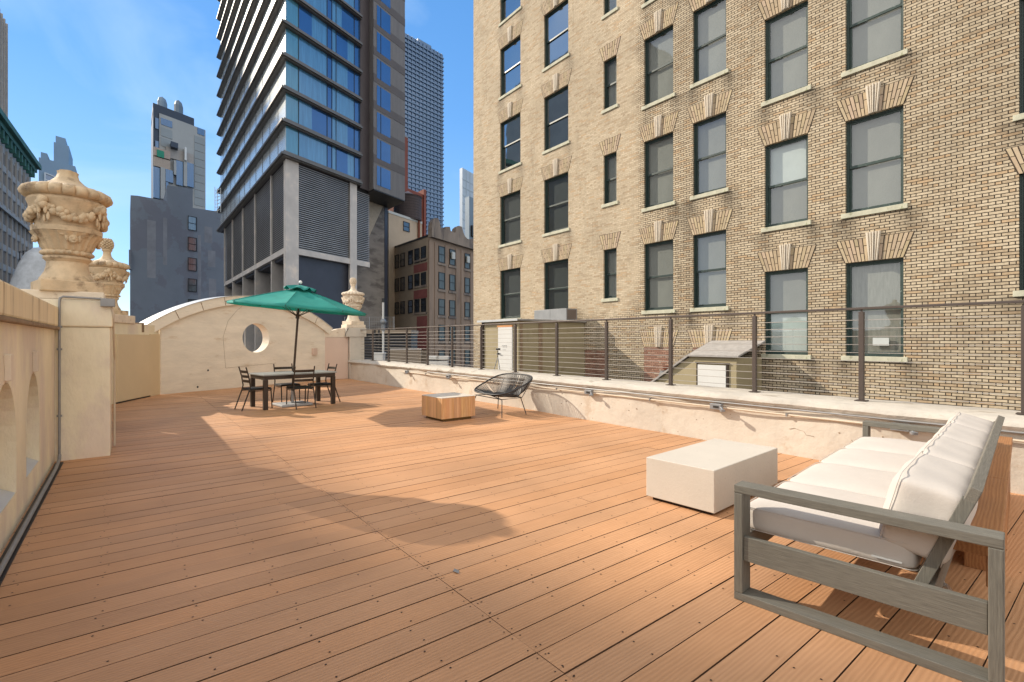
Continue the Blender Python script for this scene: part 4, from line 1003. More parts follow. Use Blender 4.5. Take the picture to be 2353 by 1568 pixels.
# ------------------------------------------------------------------ stair house
sh = thing('stair_bulkhead', 'khaki stucco stair house with grey roof against the tan brick building', 'roof hut', (11.75, 14.85, -.12))
o_ = MB((0, 0, .12))
o_.box(0, 3.55, 0, 2.42, -.12, 2.20).build('wall', M_oliv, sh)
MB((0, 0, .12)).box(-.16, 3.54, -.14, 2.55, 2.202, 2.27).build('roof', M_roof, sh, bevel=.01)
MB((0, 0, .12)).box(-.175, -.162, -.15, 2.56, 2.19, 2.275).build('roof_trim', M_flash, sh)
MB((0, 0, .12)).box(1.0, 1.2, -.02, -.002, -.12, 2.19).box(.08, .2, -.02, -.002, -.12, 2.19).build('dark_joint', M_stain, sh)
dr = MB((0, 0, .12)).box(-.05, -.002, .40, 1.24, -.1, 1.97).build('door', M_doorw, sh, bevel=.006)
MB((0, 0, .12)).box(-.055, -.002, .33, 1.30, 1.972, 2.04).build('door_head', M_orange, dr)
MB((0, 0, .12)).box(-.055, -.002, .33, .395, -.1, 1.97).build('door_jamb', M_doorw, dr)
b = MB((0, 0, .12))
for k in range(3): b.box(-.056, -.051, .66 + k * .11, .74 + k * .11, 1.24, 1.255).box(-.056, -.051, .66 + k * .11, .675 + k * .11, 1.16, 1.25)
b.box(-.056, -.051, .72, .92, 1.08, 1.09)
b.build('door_sign', M_galv, dr)
MB((0, 0, .12)).box(-.1, -.051, 1.1, 1.16, .9, .96).box(-.12, -.1, 1.02, 1.16, .92, .94).build('door_handle', M_conduit, dr)
MB((0, 0, .12)).box(-.05, -.002, 2.28, 2.40, -.12, 2.19).build('corner_post', M_dkmet, sh)
M_brownd = mat('brown grey sheet metal', (.16, .13, .115), .6, .2)
ac = thing('rooftop_duct', 'grey sheet metal duct box on the roof of the khaki stair house', 'duct', (14.35, 14.95, 2.275))
MB().box(0, .62, 0, 1.0, 0, .5).box(0, .62, 1.01, 2.05, 0, .5).build('casing', M_galv, ac, bevel=.006)
MB().box(.05, .57, -.004, 0, .05, .45).build('end_panel', M_brownd, ac)
tp = thing('tripod_stand', 'small dark tripod standing in front of the white stair house door', 'tripod', tuple(onX(1144, 784, 9.2).xy) + (-.12,))
tx = tp.location
for a in (.4, 2.5, 4.6): MB().tube([(0, 0, 1.05), (.32 * math.cos(a), .32 * math.sin(a), 0)], .012, 6).build('leg', M_galv, tp, smooth=60)
MB().tube([(0, 0, 1.0), (0, 0, 1.32)], .012, 6).build('mast', M_black, tp, smooth=60)
MB().box(-.05, .03, -.10, .05, 1.27, 1.33).box(-.03, .03, -.05, .03, 1.12, 1.18).build('head', M_black, tp, bevel=.01)

# small hatch hut
hh = thing('roof_hatch', 'small khaki roof hatch with sloped felt roof and white door', 'roof hut', (13.79, 7.4, -.12))
b = MB((0, 0, .12)); b.slab([(0, -.12), (3.0, -.12), (2.85, .03), (1.48, .95), (0, .95)], [], 0, 1.49, 'yz'); b.build('wall', M_oliv, hh)
b = MB((0, 0, .12))
def rf(x, y): return
p = [(-.1, -.1, .965), (-.1, 1.50, .965), (1.5, 1.64, 1.40), (1.5, -.1, 1.40)]
b.add(p + [(x, y, z + .05) for x, y, z in p], [(0, 1, 2, 3), (4, 5, 6, 7), (0, 1, 5, 4), (1, 2, 6, 5), (2, 3, 7, 6), (3, 0, 4, 7)])
p = [(-.1, 1.50, .965), (-.1, 2.95, -.02), (1.5, 3.0, -.02), (1.5, 1.64, 1.40)]
b.add(p + [(x, y + .03, z + .045) for x, y, z in p], [(0, 1, 2, 3), (4, 5, 6, 7), (0, 1, 5, 4), (1, 2, 6, 5), (2, 3, 7, 6), (3, 0, 4, 7)])
b.build('roof', M_roof, hh)
dd = MB((0, 0, .12)).box(-.04, -.002, .30, 1.20, -.1, .72).build('door', M_doorw, hh, bevel=.005)
MB((0, 0, .12)).box(-.03, -.001, .22, .29, -.1, .76).box(-.03, -.001, 1.21, 1.25, -.1, .76).box(-.05, -.001, .2, 1.28, .765, .80).build('door_frame', M_dkmet, dd)
MB((0, 0, .12)).ball((-.045, 1.1, .02), .02, 8, 6).build('door_knob', M_black, dd)
vb = onX(1510, 784, 14.2)
rv = thing('roof_vent', 'grey chimney vent with rusted bowl just left of the small roof hatch', 'vent', (vb.x, vb.y, -.12))
MB().bar((0, -.1, 0), (0, -.32, .55), .35, .14).build('flue', M_galv, rv)
MB().lathe([(.08, .55), (.17, .62), (.2, .72), (.17, .72), (.1, .62)], 16, None, (0, -.45)).build('rusted_bowl', M_rust, rv, smooth=40)

# ------------------------------------------------------------------ helpers for city buildings
E1 = Vector((math.sin(R(65.0)), math.cos(R(65.0)), 0)); EY = Vector((0, 1, 0)); EZ = Vector((0, 0, 1))
def glassy(name, col, rough=.08, stripes=0, metal=0.0, spec=1.0, refl=None, ax='X'):
    m, n, L, b = newmat(name)
    b.inputs['Base Color'].default_value = (*col, 1); b.inputs['Roughness'].default_value = rough; b.inputs['Specular IOR Level'].default_value = spec; b.inputs['Metallic'].default_value = metal
    b.inputs['IOR'].default_value = 1.8
    t = n.new('ShaderNodeTexCoord'); mp_ = n.new('ShaderNodeMapping'); mp_.inputs['Scale'].default_value = (2.2, 2.2, .15) if stripes else (.4, .4, .4)
    nz = n.new('ShaderNodeTexNoise'); nz.inputs['Scale'].default_value = 2.5 if stripes else 1; nz.inputs['Detail'].default_value = 4
    L.new(t.outputs['Object'], mp_.inputs[0]); L.new(mp_.outputs[0], nz.inputs['Vector'])
    mm = n.new('ShaderNodeMix'); mm.data_type = 'RGBA'; L.new(nz.outputs[0], mm.inputs[0])
    k = stripes or .25
    mm.inputs[6].default_value = (*[c * (1 - k) for c in col], 1); mm.inputs[7].default_value = (*[min(1, c * (1 + k)) for c in col], 1)
    L.new(mm.outputs[2], b.inputs['Base Color'])
    return m
M_gclear = glassy('tower glass clear', (.03, .11, .28), .05, metal=.35)
M_gcurt = glassy('tower glass with curtains', (.065, .20, .37), .12, .5)
M_gpale = glassy('tower corner glass', (.07, .23, .33), .1, .3)
M_gleft = glassy('tower side glass', (.80, .88, .95), .22, .1, metal=.6)
M_bronze = mat('tower bronze slab edge', (.175, .155, .135), .42, .5, .12, .8, 0, 1, (1, 1, 3))
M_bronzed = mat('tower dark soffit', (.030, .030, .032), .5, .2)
M_brline = mat('tower light reveal', (.60, .56, .50), .5, .3)
M_ltcol = mat('pale stone column', (.56, .53, .50), .6, 0, .14, .5, col2=(.68, .60, .52), c2s=.5, c2t=(.5, .7))
M_louv = mat('dark louvre slat', (.30, .30, .305), .45, .3, .2, .4)
M_dkpan = mat('dark blue grey panel', (.045, .052, .075), .5, 0, .2, .4)
M_dkwall = mat('dark tower cladding', (.085, .076, .086), .6, 0, .10, .5)
M_greycl = mat('grey tower cladding', (.155, .145, .14), .6, 0, .15, .7, 0, 1, (4, 4, .4))
M_greyband = mat('brown tower band', (.10, .085, .078), .6, 0, .12, .6)

# ------------------------------------------------------------------ louvred hotel tower
T0 = 48.0
c0v = at(657, 364, T0); TO = Vector((c0v.x, c0v.y, -42)); HZ = 42
tw = thing('hotel_tower', 'tall bronze banded glass tower with louvred base behind the green umbrella', 'tower', TO)
def rs(u, v): return onpl(u, v, TO, E1)      # along right face
def ls(u, v): return onpl(u, v, TO, EY)
SR = rs(827, 600)[0]; SLf = ls(507, 600)[0]
zb = rs(657, 364)[1]; FHT = 74.7 / F * T0
def z2(z): return z + HZ
NF = 15
def fr(): return MB((0, 0, 0), E1, EY)      # x along right face, y along left face
for i in range(NF):
    z = zb + i * FHT; st = z2(z)
    s_ = fr().box(-.45, SR + .1, -.45, SLf + .2, st, st + .34).build('floor_slab', M_bronze, tw)
    fr().box(-.30, SR + .1, -.30, SLf + .2, st + .345, st + .62).build('slab_fascia', M_bronze, s_)
    fr().box(-.66, SR + .1, -.66, -.455, st + .10, st + .30).box(-.66, -.455, -.45, SLf + .3, st + .10, st + .30).build('sunshade', M_bronzed if i % 1 else M_bronze, s_)
    fr().box(-.47, -.452, -.45, SLf + .2, st + .30, st + .36).build('light_reveal', M_brline, s_)
    g0, g1 = st + .622, st + FHT
    cuts = [rs(780 * .6128 + x / 2.24 * .6128, 400)[0] for x in (667, 760, 1000, 1040, 1075, 1228, 1283)]
    mats_ = [M_gpale, M_gcurt, M_gclear, M_gcurt, M_gclear, M_gclear]
    if i % 3 == 1: mats_[1] = M_gclear; 
    if i % 4 == 2: mats_[4] = M_gcurt
    wb = fr().box(0.02, cuts[1], -.03, .04, g0, g1).build('window_band', mats_[0], tw)
    for q in range(1, 6):
        a, b2 = cuts[q], cuts[q + 1] if q < 5 else SR
        if q in (1, 4):
            mid = a + (b2 - a) * rnd.choice((.3, .45, .62))
            fr().box(a + .03, mid, -.03, .04, g0, g1).build('window_pane', M_gcurt if i % 2 else mats_[q], wb)
            fr().box(mid, b2 - .03, -.029, .04, g0, g1).build('window_pane', mats_[q] if i % 2 else M_gcurt, wb)
        else: fr().box(a + .03, b2 - .03, -.03, .04, g0, g1).build('window_pane', mats_[q], wb)
    m_ = fr()
    for q in range(1, 6): m_.box(cuts[q] - .035, cuts[q] + .035, -.07, .03, g0, g1)
    m_.build('mullion', M_bronzed, wb)
    lg = fr().box(-.04, .03, .02, SLf, g0, g1).build('side_window_band', M_gleft, tw)
    m_ = fr()
    yy = 3.0
    while yy < SLf: m_.box(-.07, -.04, yy - .03, yy + .03, g0, g1); yy += 3.6
    m_.build('mullion', M_bronzed, lg)
fr().box(.05, SR, .05, SLf - .1, z2(zb) - 0.02, z2(zb + NF * FHT)).build('core', M_dkwall, tw)
# louvred base
zl0 = rs(700 * 0 + (780 + 785 / 2.307) * .6128, (600 + 775 / 2.307) * .6128)[1]
g3 = lambda x, y: ((780 + x / 2.307) * .6128, (600 + y / 2.307) * .6128)
z_bt, z_bb = rs(*g3(790, 770))[1], rs(*g3(790, 820))[1]
zl1 = zb - .02
c1a, c1b = 0.35, rs(*g3(785, 400))[0]
c2a, c2b = rs(*g3(1228, 400))[0], rs(*g3(1287, 400))[0]
c3 = rs(*g3(1400, 500))[0]
fr().box(.0, c1b, .0, .9, 0, z2(zl1)).build('corner_column', M_ltcol, tw)
fr().box(c2a, c2b, -.05, .5, 0, z2(zl1)).build('column', M_ltcol, tw)
fr().box(c1b, c2a, .0, .5, z2(z_bb), z2(z_bt)).build('beam', M_ltcol, tw); fr().box(c2b, c3, .0, .5, z2(z_bb), z2(z_bt)).build('beam', M_ltcol, tw)
def louv(x0, x1, side, z0, z1, n):
    b = fr(); dz = (z1 - z0) / n
    for k in range(n):
        z = z2(z0 + k * dz)
        if side == 'r': b.add([(x0, .12, z), (x1, .12, z), (x1, .30, z + dz * .8), (x0, .30, z + dz * .8), (x0, .12, z + dz * .40), (x1, .12, z + dz * .40)], [(0, 1, 2, 3), (0, 1, 5, 4), (4, 5, 2, 3)])
        else: b.add([(.12, x0, z), (.12, x1, z), (.30, x1, z + dz * .8), (.30, x0, z + dz * .8), (.12, x0, z + dz * .40), (.12, x1, z + dz * .40)], [(0, 1, 2, 3), (0, 1, 5, 4), (4, 5, 2, 3)])
    return b
louv(c1b, c2a, 'r', z_bt, zl1, 40).build('louvre', M_louv, tw); louv(c2b, c3, 'r', z_bt, zl1 - .5, 38).build('louvre', M_louv, tw)
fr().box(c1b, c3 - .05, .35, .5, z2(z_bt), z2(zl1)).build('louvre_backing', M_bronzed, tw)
fr().box(c1b, c2a, .6, .7, 0, z2(z_bb) + .2).build('recessed_panel', M_dkpan, tw)
ycut = [ls(*g3(x, 600))[0] for x in (700, 543, 403, 297, 208, 141)]
ycut[0] = .9
zL = z_bt
for q in range(5):
    a, b2 = ycut[q], ycut[q + 1]
    louv(a + .15, b2 - .15, 'l', z_bt, zl1, 40).build('louvre', M_louv, tw)
    fr().box(-.04, .20, b2 - .14, b2 + .14, z2(z_bt), z2(zl1)).build('thin_column', M_ltcol, tw)
    fr().box(.02, 2.6, b2 - .25, b2 + .05, 0, z2(z_bb)).build('fin_wall', M_ltcol, tw)
fr().box(.0, .4, .9, ycut[5] + .2, z2(z_bb), z2(z_bt)).build('side_beam', M_ltcol, tw)
fr().box(.35, .45, .9, ycut[5], z2(z_bt), z2(zl1)).build('louvre_backing', M_dkwall, tw)
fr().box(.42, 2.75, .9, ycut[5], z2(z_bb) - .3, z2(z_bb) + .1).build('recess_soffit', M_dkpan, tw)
fr().box(2.6, 2.8, .9, ycut[5], 0, z2(z_bb) + .3).build('recessed_panel', M_dkpan, tw)
# dark corner strip and windowed wing
s0, s1, s2 = SR, rs(848, 400)[0], rs(920, 400)[0]
zt_ = zb + NF * FHT
fr().box(s0 + .02, s1, -.05, 6, z2(rs(*g3(1310, 240))[1]), z2(zt_)).build('dark_strip', M_dkwall, tw)
zw = rs(849, 440)[1]
fr().box(s1, s2, -1.3, 8, z2(zw), z2(zt_)).build('wing', M_greycl, tw)
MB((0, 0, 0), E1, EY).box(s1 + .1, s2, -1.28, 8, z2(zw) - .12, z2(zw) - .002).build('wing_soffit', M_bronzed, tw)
# window rows of the wing: measured in the photo on the plane of its face
WO = TO + EY * -1.3
def ws(u, v): return onpl(u, v, WO, E1)
w0, w1 = ws(866, 300)[0], ws(897, 300)[0]
vtop, vbot = 378 , 418
zt0 = ws(866, 380.5)[1]; zb0 = ws(866, 425)[1]
dzf = (ws(866, 319)[1] - zt0) 
for k in range(13):
    a, b2 = z2(zb0 + k * dzf), z2(zt0 + k * dzf)
    o = MB((0, 0, 0), E1, EY).box(w0, w1, -1.335, -1.302, a, b2).build('wing_window', M_gclear, tw)
    MB((0, 0, 0), E1, EY).box(w0 + (w1 - w0) * .26, w0 + (w1 - w0) * .30, -1.36, -1.337, a, b2).build('mullion', M_bronzed, o)
    MB((0, 0, 0), E1, EY).box(s1 + .02, s2 + .02, -1.33, -1.302, b2 + .25, b2 + .25 + dzf * .30).build('wing_band', M_greyband, tw)
# ------------------------------------------------------------------ plain concrete block under the wing
CW = TO + E1 * (rs(826, 600)[0]) + EY * 3.0
cw_s = onpl(890.5, 600, CW, E1)[0]
cwz = onpl(880, 470, CW, E1)[1]
M_boardc = mat('board marked concrete', (.235, .215, .195), .85, 0, .18, .5, 0, 1, (1, 1, 3), col2=(.14, .125, .115), c2s=.35, c2t=(.48, .6))
ccb = thing('concrete_block', 'blank board marked concrete wall between the louvred tower and brown building', 'building', CW)
MB((0, 0, 0), E1, EY).box(0, cw_s, 0, 7, 0, 42 + cwz).build('wall', M_boardc, ccb)
MB((0, 0, 0), E1, EY).box(cw_s - .6, cw_s, -.05, -.01, 0, 42 + cwz).build('dark_edge', M_dkpan, ccb)
b = MB((0, 0, 0), E1, EY)
zq = 42 + cwz
b.add([(0, -.02, zq + 3.0), (cw_s - .7, -.02, zq), (0, -.02, zq - 10)], [(0, 1, 2)]); b.build('painted_sun_patch', mat('painted sunlit beige', (.46, .40, .32), .85), ccb)  # sunlit beige part put in as a paler flat triangle
# ------------------------------------------------------------------ window helper for far facades
def facade_windows(t, mb_args, rects, d, mframe, mglass, name='window', n_v=1, sub=True):
    for (a, z0, b2, z1) in rects:
        f = MB(*mb_args)
        w_ = max(.05, (b2 - a) * .06)
        f.box(a, b2, -d, -.004, z0, z0 + w_).box(a, b2, -d, -.004, z1 - w_, z1).box(a, a + w_, -d, -.004, z0 + w_, z1 - w_).box(b2 - w_, b2, -d, -.004, z0 + w_, z1 - w_)
        f.box(a + w_, b2 - w_, -d, -.004, (z0 + z1) / 2 - w_ / 2, (z0 + z1) / 2 + w_ / 2)
        o = f.build(name, mframe, t)
        MB(*mb_args).box(a + w_ * .5, b2 - w_ * .5, -d * .5, -.003, z0 + w_ * .5, z1 - w_ * .5).build('pane', mglass, o)
M_gfar = glassy('far window glass', (.03, .04, .055), .06, .5, metal=.25)
M_gfar3 = glassy('loft window glass', (.075, .095, .095), .35, .8, spec=.3)
M_gfar2 = glassy('far window glass bright', (.14, .17, .18), .08, .7, metal=.2)
# ------------------------------------------------------------------ brown loft building
M_brown = mat('brown loft brick', (.27, .20, .15), .85, 0, .14, .7, 0, 1, (1, 1, .25), col2=(.20, .145, .115), c2s=.5, c2t=(.5, .66))
M_brownl = mat('tan loft side wall', (.33, .265, .20), .85, 0, .12, .5)
M_redcl = mat('dull red painted brick', (.20, .065, .06), .85, 0, .15, .8)
M_orn = mat('stained carved parapet', (.25, .205, .17), .9, 0, .25, .8, .5, 4, (1, 1, .3), col2=(.14, .12, .11), c2s=.6, c2t=(.48, .58))
M_dkfr = mat('black window frame', (.02, .02, .02), .5)
BT = 63.0
bc = at(988, 600, BT); BO_ = Vector((bc.x, bc.y, -42))
g4 = lambda x, y: ((1350 + x / 2.613) * .6128, (800 + y / 2.613) * .6128)
br = thing('loft_building', 'brown loft building with carved parapet right of the concrete wall', 'building', BO_)
fR = ((0, 0, 0), E1, EY)
def bR(x, y): s, z = onpl(*g4(x, y), BO_, E1); return s, z + 42
def bL(x, y): s, z = onpl(*g4(x, y), BO_, EY); return s, z + 42
ztop = bR(690, 180)[1]; LS = bL(283, 300)[0]; RS = 26
MB(*fR).box(.5, RS, 0.5, LS, 0, ztop - .8).build('wall', M_brownl, br)
MB(*fR).box(0, RS, -.05, .45, 0, ztop - .4).build('front_wall', M_brown, br)
MB(*fR).box(-.02, .43, .46, LS, 0, ztop - .6).build('side_wall', M_brownl, br)
MB(*fR).box(-.1, .3, .47, LS, ztop - .598, ztop - .35).build('roof_edge', M_dkfr, br)
# side frame: outward is -x : use frame with y axis as x
fL = ((0, 0, 0), EY, E1)
rects = []
for (yt, yb) in ((320, 490), (575, 745), (832, 990)):
    for (xa, xb) in ((290, 327), (345, 383), (400, 441), (476, 520), (538, 585), (602, 650)):
        s0, z1 = bL(xb, 0)[0], None
        sa, sb = bL(xb, 400)[0], bL(xa, 400)[0]
        f0 = bL(650, yt)[1]; f1 = bL(650, yb - 25)[1]
        rects.append((sa, f1, sb, f0))
facade_windows(br, ((E1 * -.02).to_tuple(), EY, E1), rects, .12, M_dkfr, M_gfar)
sa, sb = bL(660, 400)[0], bL(528, 400)[0]
for (ya, yb) in ((470, 590), (725, 850), (985, 1350)):
    z1, z0 = bL(600, ya + 25)[1], bL(600, yb - 15)[1]
    MB((E1 * -.03).to_tuple(), EY, E1).box(sa, sb if ya < 900 else sb * .8, -.03, .0, z0, z1).build('red_panel', M_redcl, br)
for (ya) in (470, 728, 990):
    z1 = bL(600, ya)[1]
    MB((E1 * -.03).to_tuple(), EY, E1).box(sa, sb, -.12, .0, z1, z1 + .25).build('sill_band', M_orn, br)
rects = []
for (yt, yb) in ((320, 480), (577, 740), (838, 997), (1092, 1250), (1345, 1500)):
    zt1 = bR(768, yt)[1]; zb1 = bR(768, yb)[1]
    for (xa, xb) in ((766, 826), (873, 927), (1022, 1070)):
        rects.append((bR(xa, 400)[0], zb1, bR(xb, 400)[0], zt1))
for r_ in rects: MB(*fR).box(r_[0] - .25, r_[2] + .25, -.20, -.052, r_[1] - .35, r_[1] - .05).build('sill', M_orn, br)
facade_windows(br, ((EY * -.08).to_tuple(), E1, EY), rects, .12, M_dkfr, M_gfar3)
for i, r_ in enumerate(rects[:3]):
    if i: MB(*fR).box(r_[0] + .3, r_[2] - .3, -.5, -.22, r_[3] - 1.3, r_[3] - .4).build('air_conditioner', M_blindw, br)
for xx in (690, 745, 845, 950, 1000, 1090):
    s = bR(xx, 400)[0]; MB(*fR).box(s - .35, s + .35, -.14, -.05, 0, ztop - 1.2).build('pilaster', M_brown, br)
# carved crest
b = MB(*fR)
crest = [(684, 150), (690, 90), (712, 55), (742, 55), (762, 95), (770, 150), (812, 165), (818, 140), (860, 140), (868, 180), (915, 200), (922, 150), (945, 130), (978, 140), (992, 195), (1010, 235), (1030, 255), (1062, 270), (1075, 255), (1100, 262), (1160, 300)]
pts = [bR(*p) for p in crest]; zbase = bR(768, 262)[1]
outl = [(pts[0][0], zbase)] + [(s, z) for s, z in pts] + [(pts[-1][0], zbase)]
b.slab(outl, [], -.55, .5); b.build('carved_parapet', M_orn, br)


# beige penthouse behind, with tank
M_beige = mat('beige penthouse stucco', (.48, .39, .29), .85, 0, .08, .4)
gz = lambda x, y: ((780 + x / 2.307) * .6128, (600 + y / 2.307) * .6128)
p0 = at(*gz(1562, 600), 70.0); PO_ = Vector((p0.x, p0.y, -42))
ph = thing('penthouse_building', 'plain beige rooftop building with one square window beneath the water tank', 'building', PO_)
def pq(x, y): s, z = onpl(*gz(x, y), PO_, E1); return s, z + 42
zt2 = pq(1570, 462)[1]; e2 = pq(1850, 500)[0]
MB(*fR).box(0, e2, 0, 9, 0, zt2).build('wall', M_beige, ph)
MB(*fR).box(-.05, e2 + .05, -.08, 9, zt2 + .002, zt2 + .35).build('parapet', M_blindw, ph)
(a, z1), (b2, z0) = pq(1688, 530), pq(1742, 628)
facade_windows(ph, fR, [(a, z0, b2, z1)], .12, M_dkfr, M_gfar)
tk0 = at(*gz(1727, 500), 76.0)
wtk = thing('water_tank', 'round wooden water tank with conical roof above the beige penthouse', 'water tank', (tk0.x, tk0.y, tk0.z - .5))
pk = 76.0 / F * .6128 / 2.307 * 1.0
rr = 118 * pk
zz0 = 0; zz1 = (520 - 345) * pk + .5; zz2 = (520 - 292) * pk + .5
M_tank = mat('dark tank staves', (.075, .058, .06), .8, 0, .2, .8, 0, 1, (3, 3, .2))
b = MB(); b.lathe([(rr, 0), (rr, zz1)], 40, lambda i, a, z: 1 + .01 * math.sin(a * 40)); b.build('barrel', M_tank, wtk, smooth=50)
b = MB()
for k in range(9): b.lathe([(rr * 1.012, zz1 * (k + .4) / 9), (rr * 1.02, zz1 * (k + .45) / 9), (rr * 1.012, zz1 * (k + .5) / 9)], 40)
b.build('hoop', M_dkfr, wtk)
MB().lathe([(rr * 1.06, zz1), (rr * .5, zz1 + (zz2 - zz1) * .45), (.1, zz2)], 40).build('conical_roof', mat('tank roof', (.22, .18, .17), .8), wtk, smooth=40)
b = MB()
for sx in (-1, 1):
    for sy in (-1, 1): b.box(sx * rr * .6 - .15, sx * rr * .6 + .15, sy * rr * .6 - .15, sy * rr * .6 + .15, -9, 0)
b.build('support_leg', M_rust, wtk)

# red brick building with tall flue
M_redb = mat('deep red brick', (.215, .065, .045), .85, 0, .12, .5)
r0 = at(933, 440, 84.0); RO = Vector((r0.x, r0.y, -42))
rb_ = thing('red_brick_building', 'deep red brick block with a tall square flue behind the water tank', 'building', RO)
def rq(u, v): s, z = onpl(u, v, RO, E1); return s, z + 42
xa, zt3 = rq(910, 431); xb = rq(977.5, 437)[0]; xc = rq(972, 437)[0]
MB(*fR).box(xa, xc, 0, 6, 0, rq(945, 436)[1]).build('wall', M_redb, rb_)
MB(*fR).box(xc + .02, xb, -.3, 6, 0, rq(975, 437)[1]).build('corner_pier', M_redb, rb_)
fa, fb = rq(915, 400)[0], rq(933.5, 400)[0]
MB(*fR).box(fa, fb, -.6, 1.6, 0, rq(925, 316)[1]).build('flue', M_redb, rb_)
MB(*fR).box(fa + .05, fb, -.62, 1.65, rq(925, 316)[1] + .003, rq(925, 316)[1] + .3).build('flue_cap', M_galv, rb_)

# ------------------------------------------------------------------ distant glass tower
M_gtow = glassy('distant tower glass', (.035, .095, .20), .12, .6, metal=.2)
M_gtowl = mat('distant tower floor bands', (.13, .21, .33), .5, 0, .1, .05)
g0_ = at(1018, 300, 230.0); GO = Vector((g0_.x, g0_.y, -42))
e3 = Vector((math.sin(R(78)), math.cos(R(78)), 0))
gt = thing('glass_skyscraper', 'distant blue glass skyscraper with pale floor bands left of the brick building', 'skyscraper', GO)
def gq(u, v): s, z = onpl(u, v, GO, e3); return s, z + 42
gl_ = gq(880, 300)[0]; gz1 = gq(1017, 126)[1]
fG = ((0, 0, 0), e3, EY)
MB(*fG).box(gl_, 0, 0, 30, 0, gz1).build('glass_wall', M_gtow, gt)
MB(*fG).box(gl_, gq(1012, 120)[0], 3, 25, gz1, gq(1000, 108)[1]).build('roof_screen', M_gtowl, gt)
MB(*fG).box(gq(965, 120)[0], gq(996, 120)[0], 2, 20, gz1, gq(985, 95)[1]).build('roof_box', M_gtowl, gt)
zz = 60; b = MB(*fG)
fhh = 21.5 * .6128 / 2.24 * 230 / F * 1.62
while zz < gz1 - 1: b.box(gl_, .25, -.5, -.004, zz, zz + fhh * .28); zz += fhh
b.build('floor_band', M_gtowl, gt)
b = MB(*fG); x = gl_
while x < 0: b.box(x, x + .3, -.35, -.003, 60, gz1); x += 2.1
b.build('mullion', M_gtowl, gt)

# ------------------------------------------------------------------ pale towers at the edge of the brick building
M_pale = mat('pale blue white cladding', (.40, .47, .54), .4, 0, .06, .05, 0, 1)
q0 = at(1062, 450, 260.0); QO = Vector((q0.x, q0.y, -42))
pt = thing('white_tower', 'pale white tower just left of the brick building edge', 'tower', QO)
def qq(u, v): s, z = onpl(u, v, QO, E1); return s, z + 42
MB(*fR).box(0, 30, 0, 2.5, 0, qq(1063, 386)[1]).build('wall', M_pale, pt)
b = MB(*fR); z = 60
while z < qq(1063, 386)[1] - 2: b.box(0, 30, -.2, -.004, z, z + .4); z += 4.2
for k in range(8): b.box(k * 3.8, k * 3.8 + .3, -.19, -.005, 60, qq(1063, 386)[1])
b.build('panel_joint', mat('pale joint', (.42, .50, .56), .5), pt)
q0 = at(1074, 500, 150.0); QO2 = Vector((q0.x, q0.y, -42))
gt2 = thing('grey_blue_block', 'grey blue block with stepped top low beside the brick building edge', 'building', QO2)
M_gb = mat('grey blue cladding', (.16, .22, .28), .6, 0, .1, .1)
def q2(u, v): s, z = onpl(u, v, QO2, E1); return s, z + 42
MB(*fR).box(q2(1066, 0)[0], 30, 0, 2, 0, q2(1070, 555)[1]).build('wall', M_gb, gt2)
MB(*fR).box(q2(1076, 0)[0], 30, -.5, 1.8, q2(1070, 555)[1] + .01, q2(1076, 452)[1]).build('upper_storey', M_gb, gt2)
MB(*fR).box(q2(1080, 0)[0], q2(1087, 0)[0], -1.2, -.52, q2(1082, 545)[1], q2(1082, 520)[1]).build('vent', M_dkfr, gt2)
q0 = at(1040, 540, 200.0)
gb = thing('slanted_roof_block', 'low pale block with a slanted roof behind the carved parapet', 'building', (q0.x, q0.y, -42))
b = MB((0, 0, 0), E1, EY); z0_ = 42 + q0.z; b.slab([(-2, 0), (14, 0), (14, z0_ + 4), (3, z0_ + 3), (-2, z0_ + .5)], [], 0, 1); b.build('wall', M_pale, gb)

# ------------------------------------------------------------------ grey painted building (left of the tower)
M_gpaint = mat('grey blue painted wall', (.215, .25, .30), .8, 0, .07, .25, 0, 1, col2=(.195, .21, .255), c2s=.14, c2t=(.50, .53))
GT = 82.0
k0 = at(302, 600, GT); KO = Vector((k0.x, k0.y, -42))
gy = thing('grey_building', 'blank grey painted building with a column of small windows left of the tower', 'building', KO)
def kq(u, v): s, z = onpl(u, v, KO, E1); return s, z + 42
sil = [(300, 449), (316, 450), (383, 462), (384, 426), (443, 434), (443, 478), (520, 489)]
pts = [kq(*p) for p in sil]
outl = [(pts[0][0], 0), (pts[0][0], pts[0][1])] + pts[1:] + [(pts[-1][0] + 8, pts[-1][1]), (pts[-1][0] + 8, 0)]
MB(*fR).slab(outl, [], 0, 14).build('wall', M_gpaint, gy)
rects = []
for (va, vb) in ((498, 530), (546, 577), (593, 623), (641, 671), (688, 718)):
    (a, z1), (b2, z0) = kq(432, va), kq(452, vb); rects.append((a, kq(442, vb)[1], b2, kq(442, va)[1]))
facade_windows(gy, fR, rects, .15, M_dkfr, M_gfar2)
b = MB(*fR)
for (a, va, b2, vb) in ((338, 505, 358, 640), (375, 500, 384, 610), (470, 520, 488, 560), (478, 575, 495, 615), (480, 640, 497, 690), (455, 540, 462, 700)):
    (s0, z1), (s1_, z0) = kq(a, va), kq(b2, vb); b.box(s0, s1_, -.02, -.003, z0, z1)
b.build('patched_paint', mat('faded grey patch', (.27, .285, .32), .8, 0, .2, .4), gy)
(s0, z1), (s1_, z0) = kq(296, 575), kq(303, 620); MB(*fR).box(s0, 0, -.6, 1, z0, z1).build('bracket', M_gpaint, gy)
k2 = at(510, 480, 70.0)
ms = thing('lattice_mast', 'thin white lattice antenna mast on the grey building roof', 'antenna', (k2.x - .5, k2.y, k2.z - .5))
b = MB()
for (dx, dy) in ((-.35, 0), (.35, 0), (0, .6)): b.tube([(dx, dy, 0), (dx, dy, 3.4)], .04, 4)
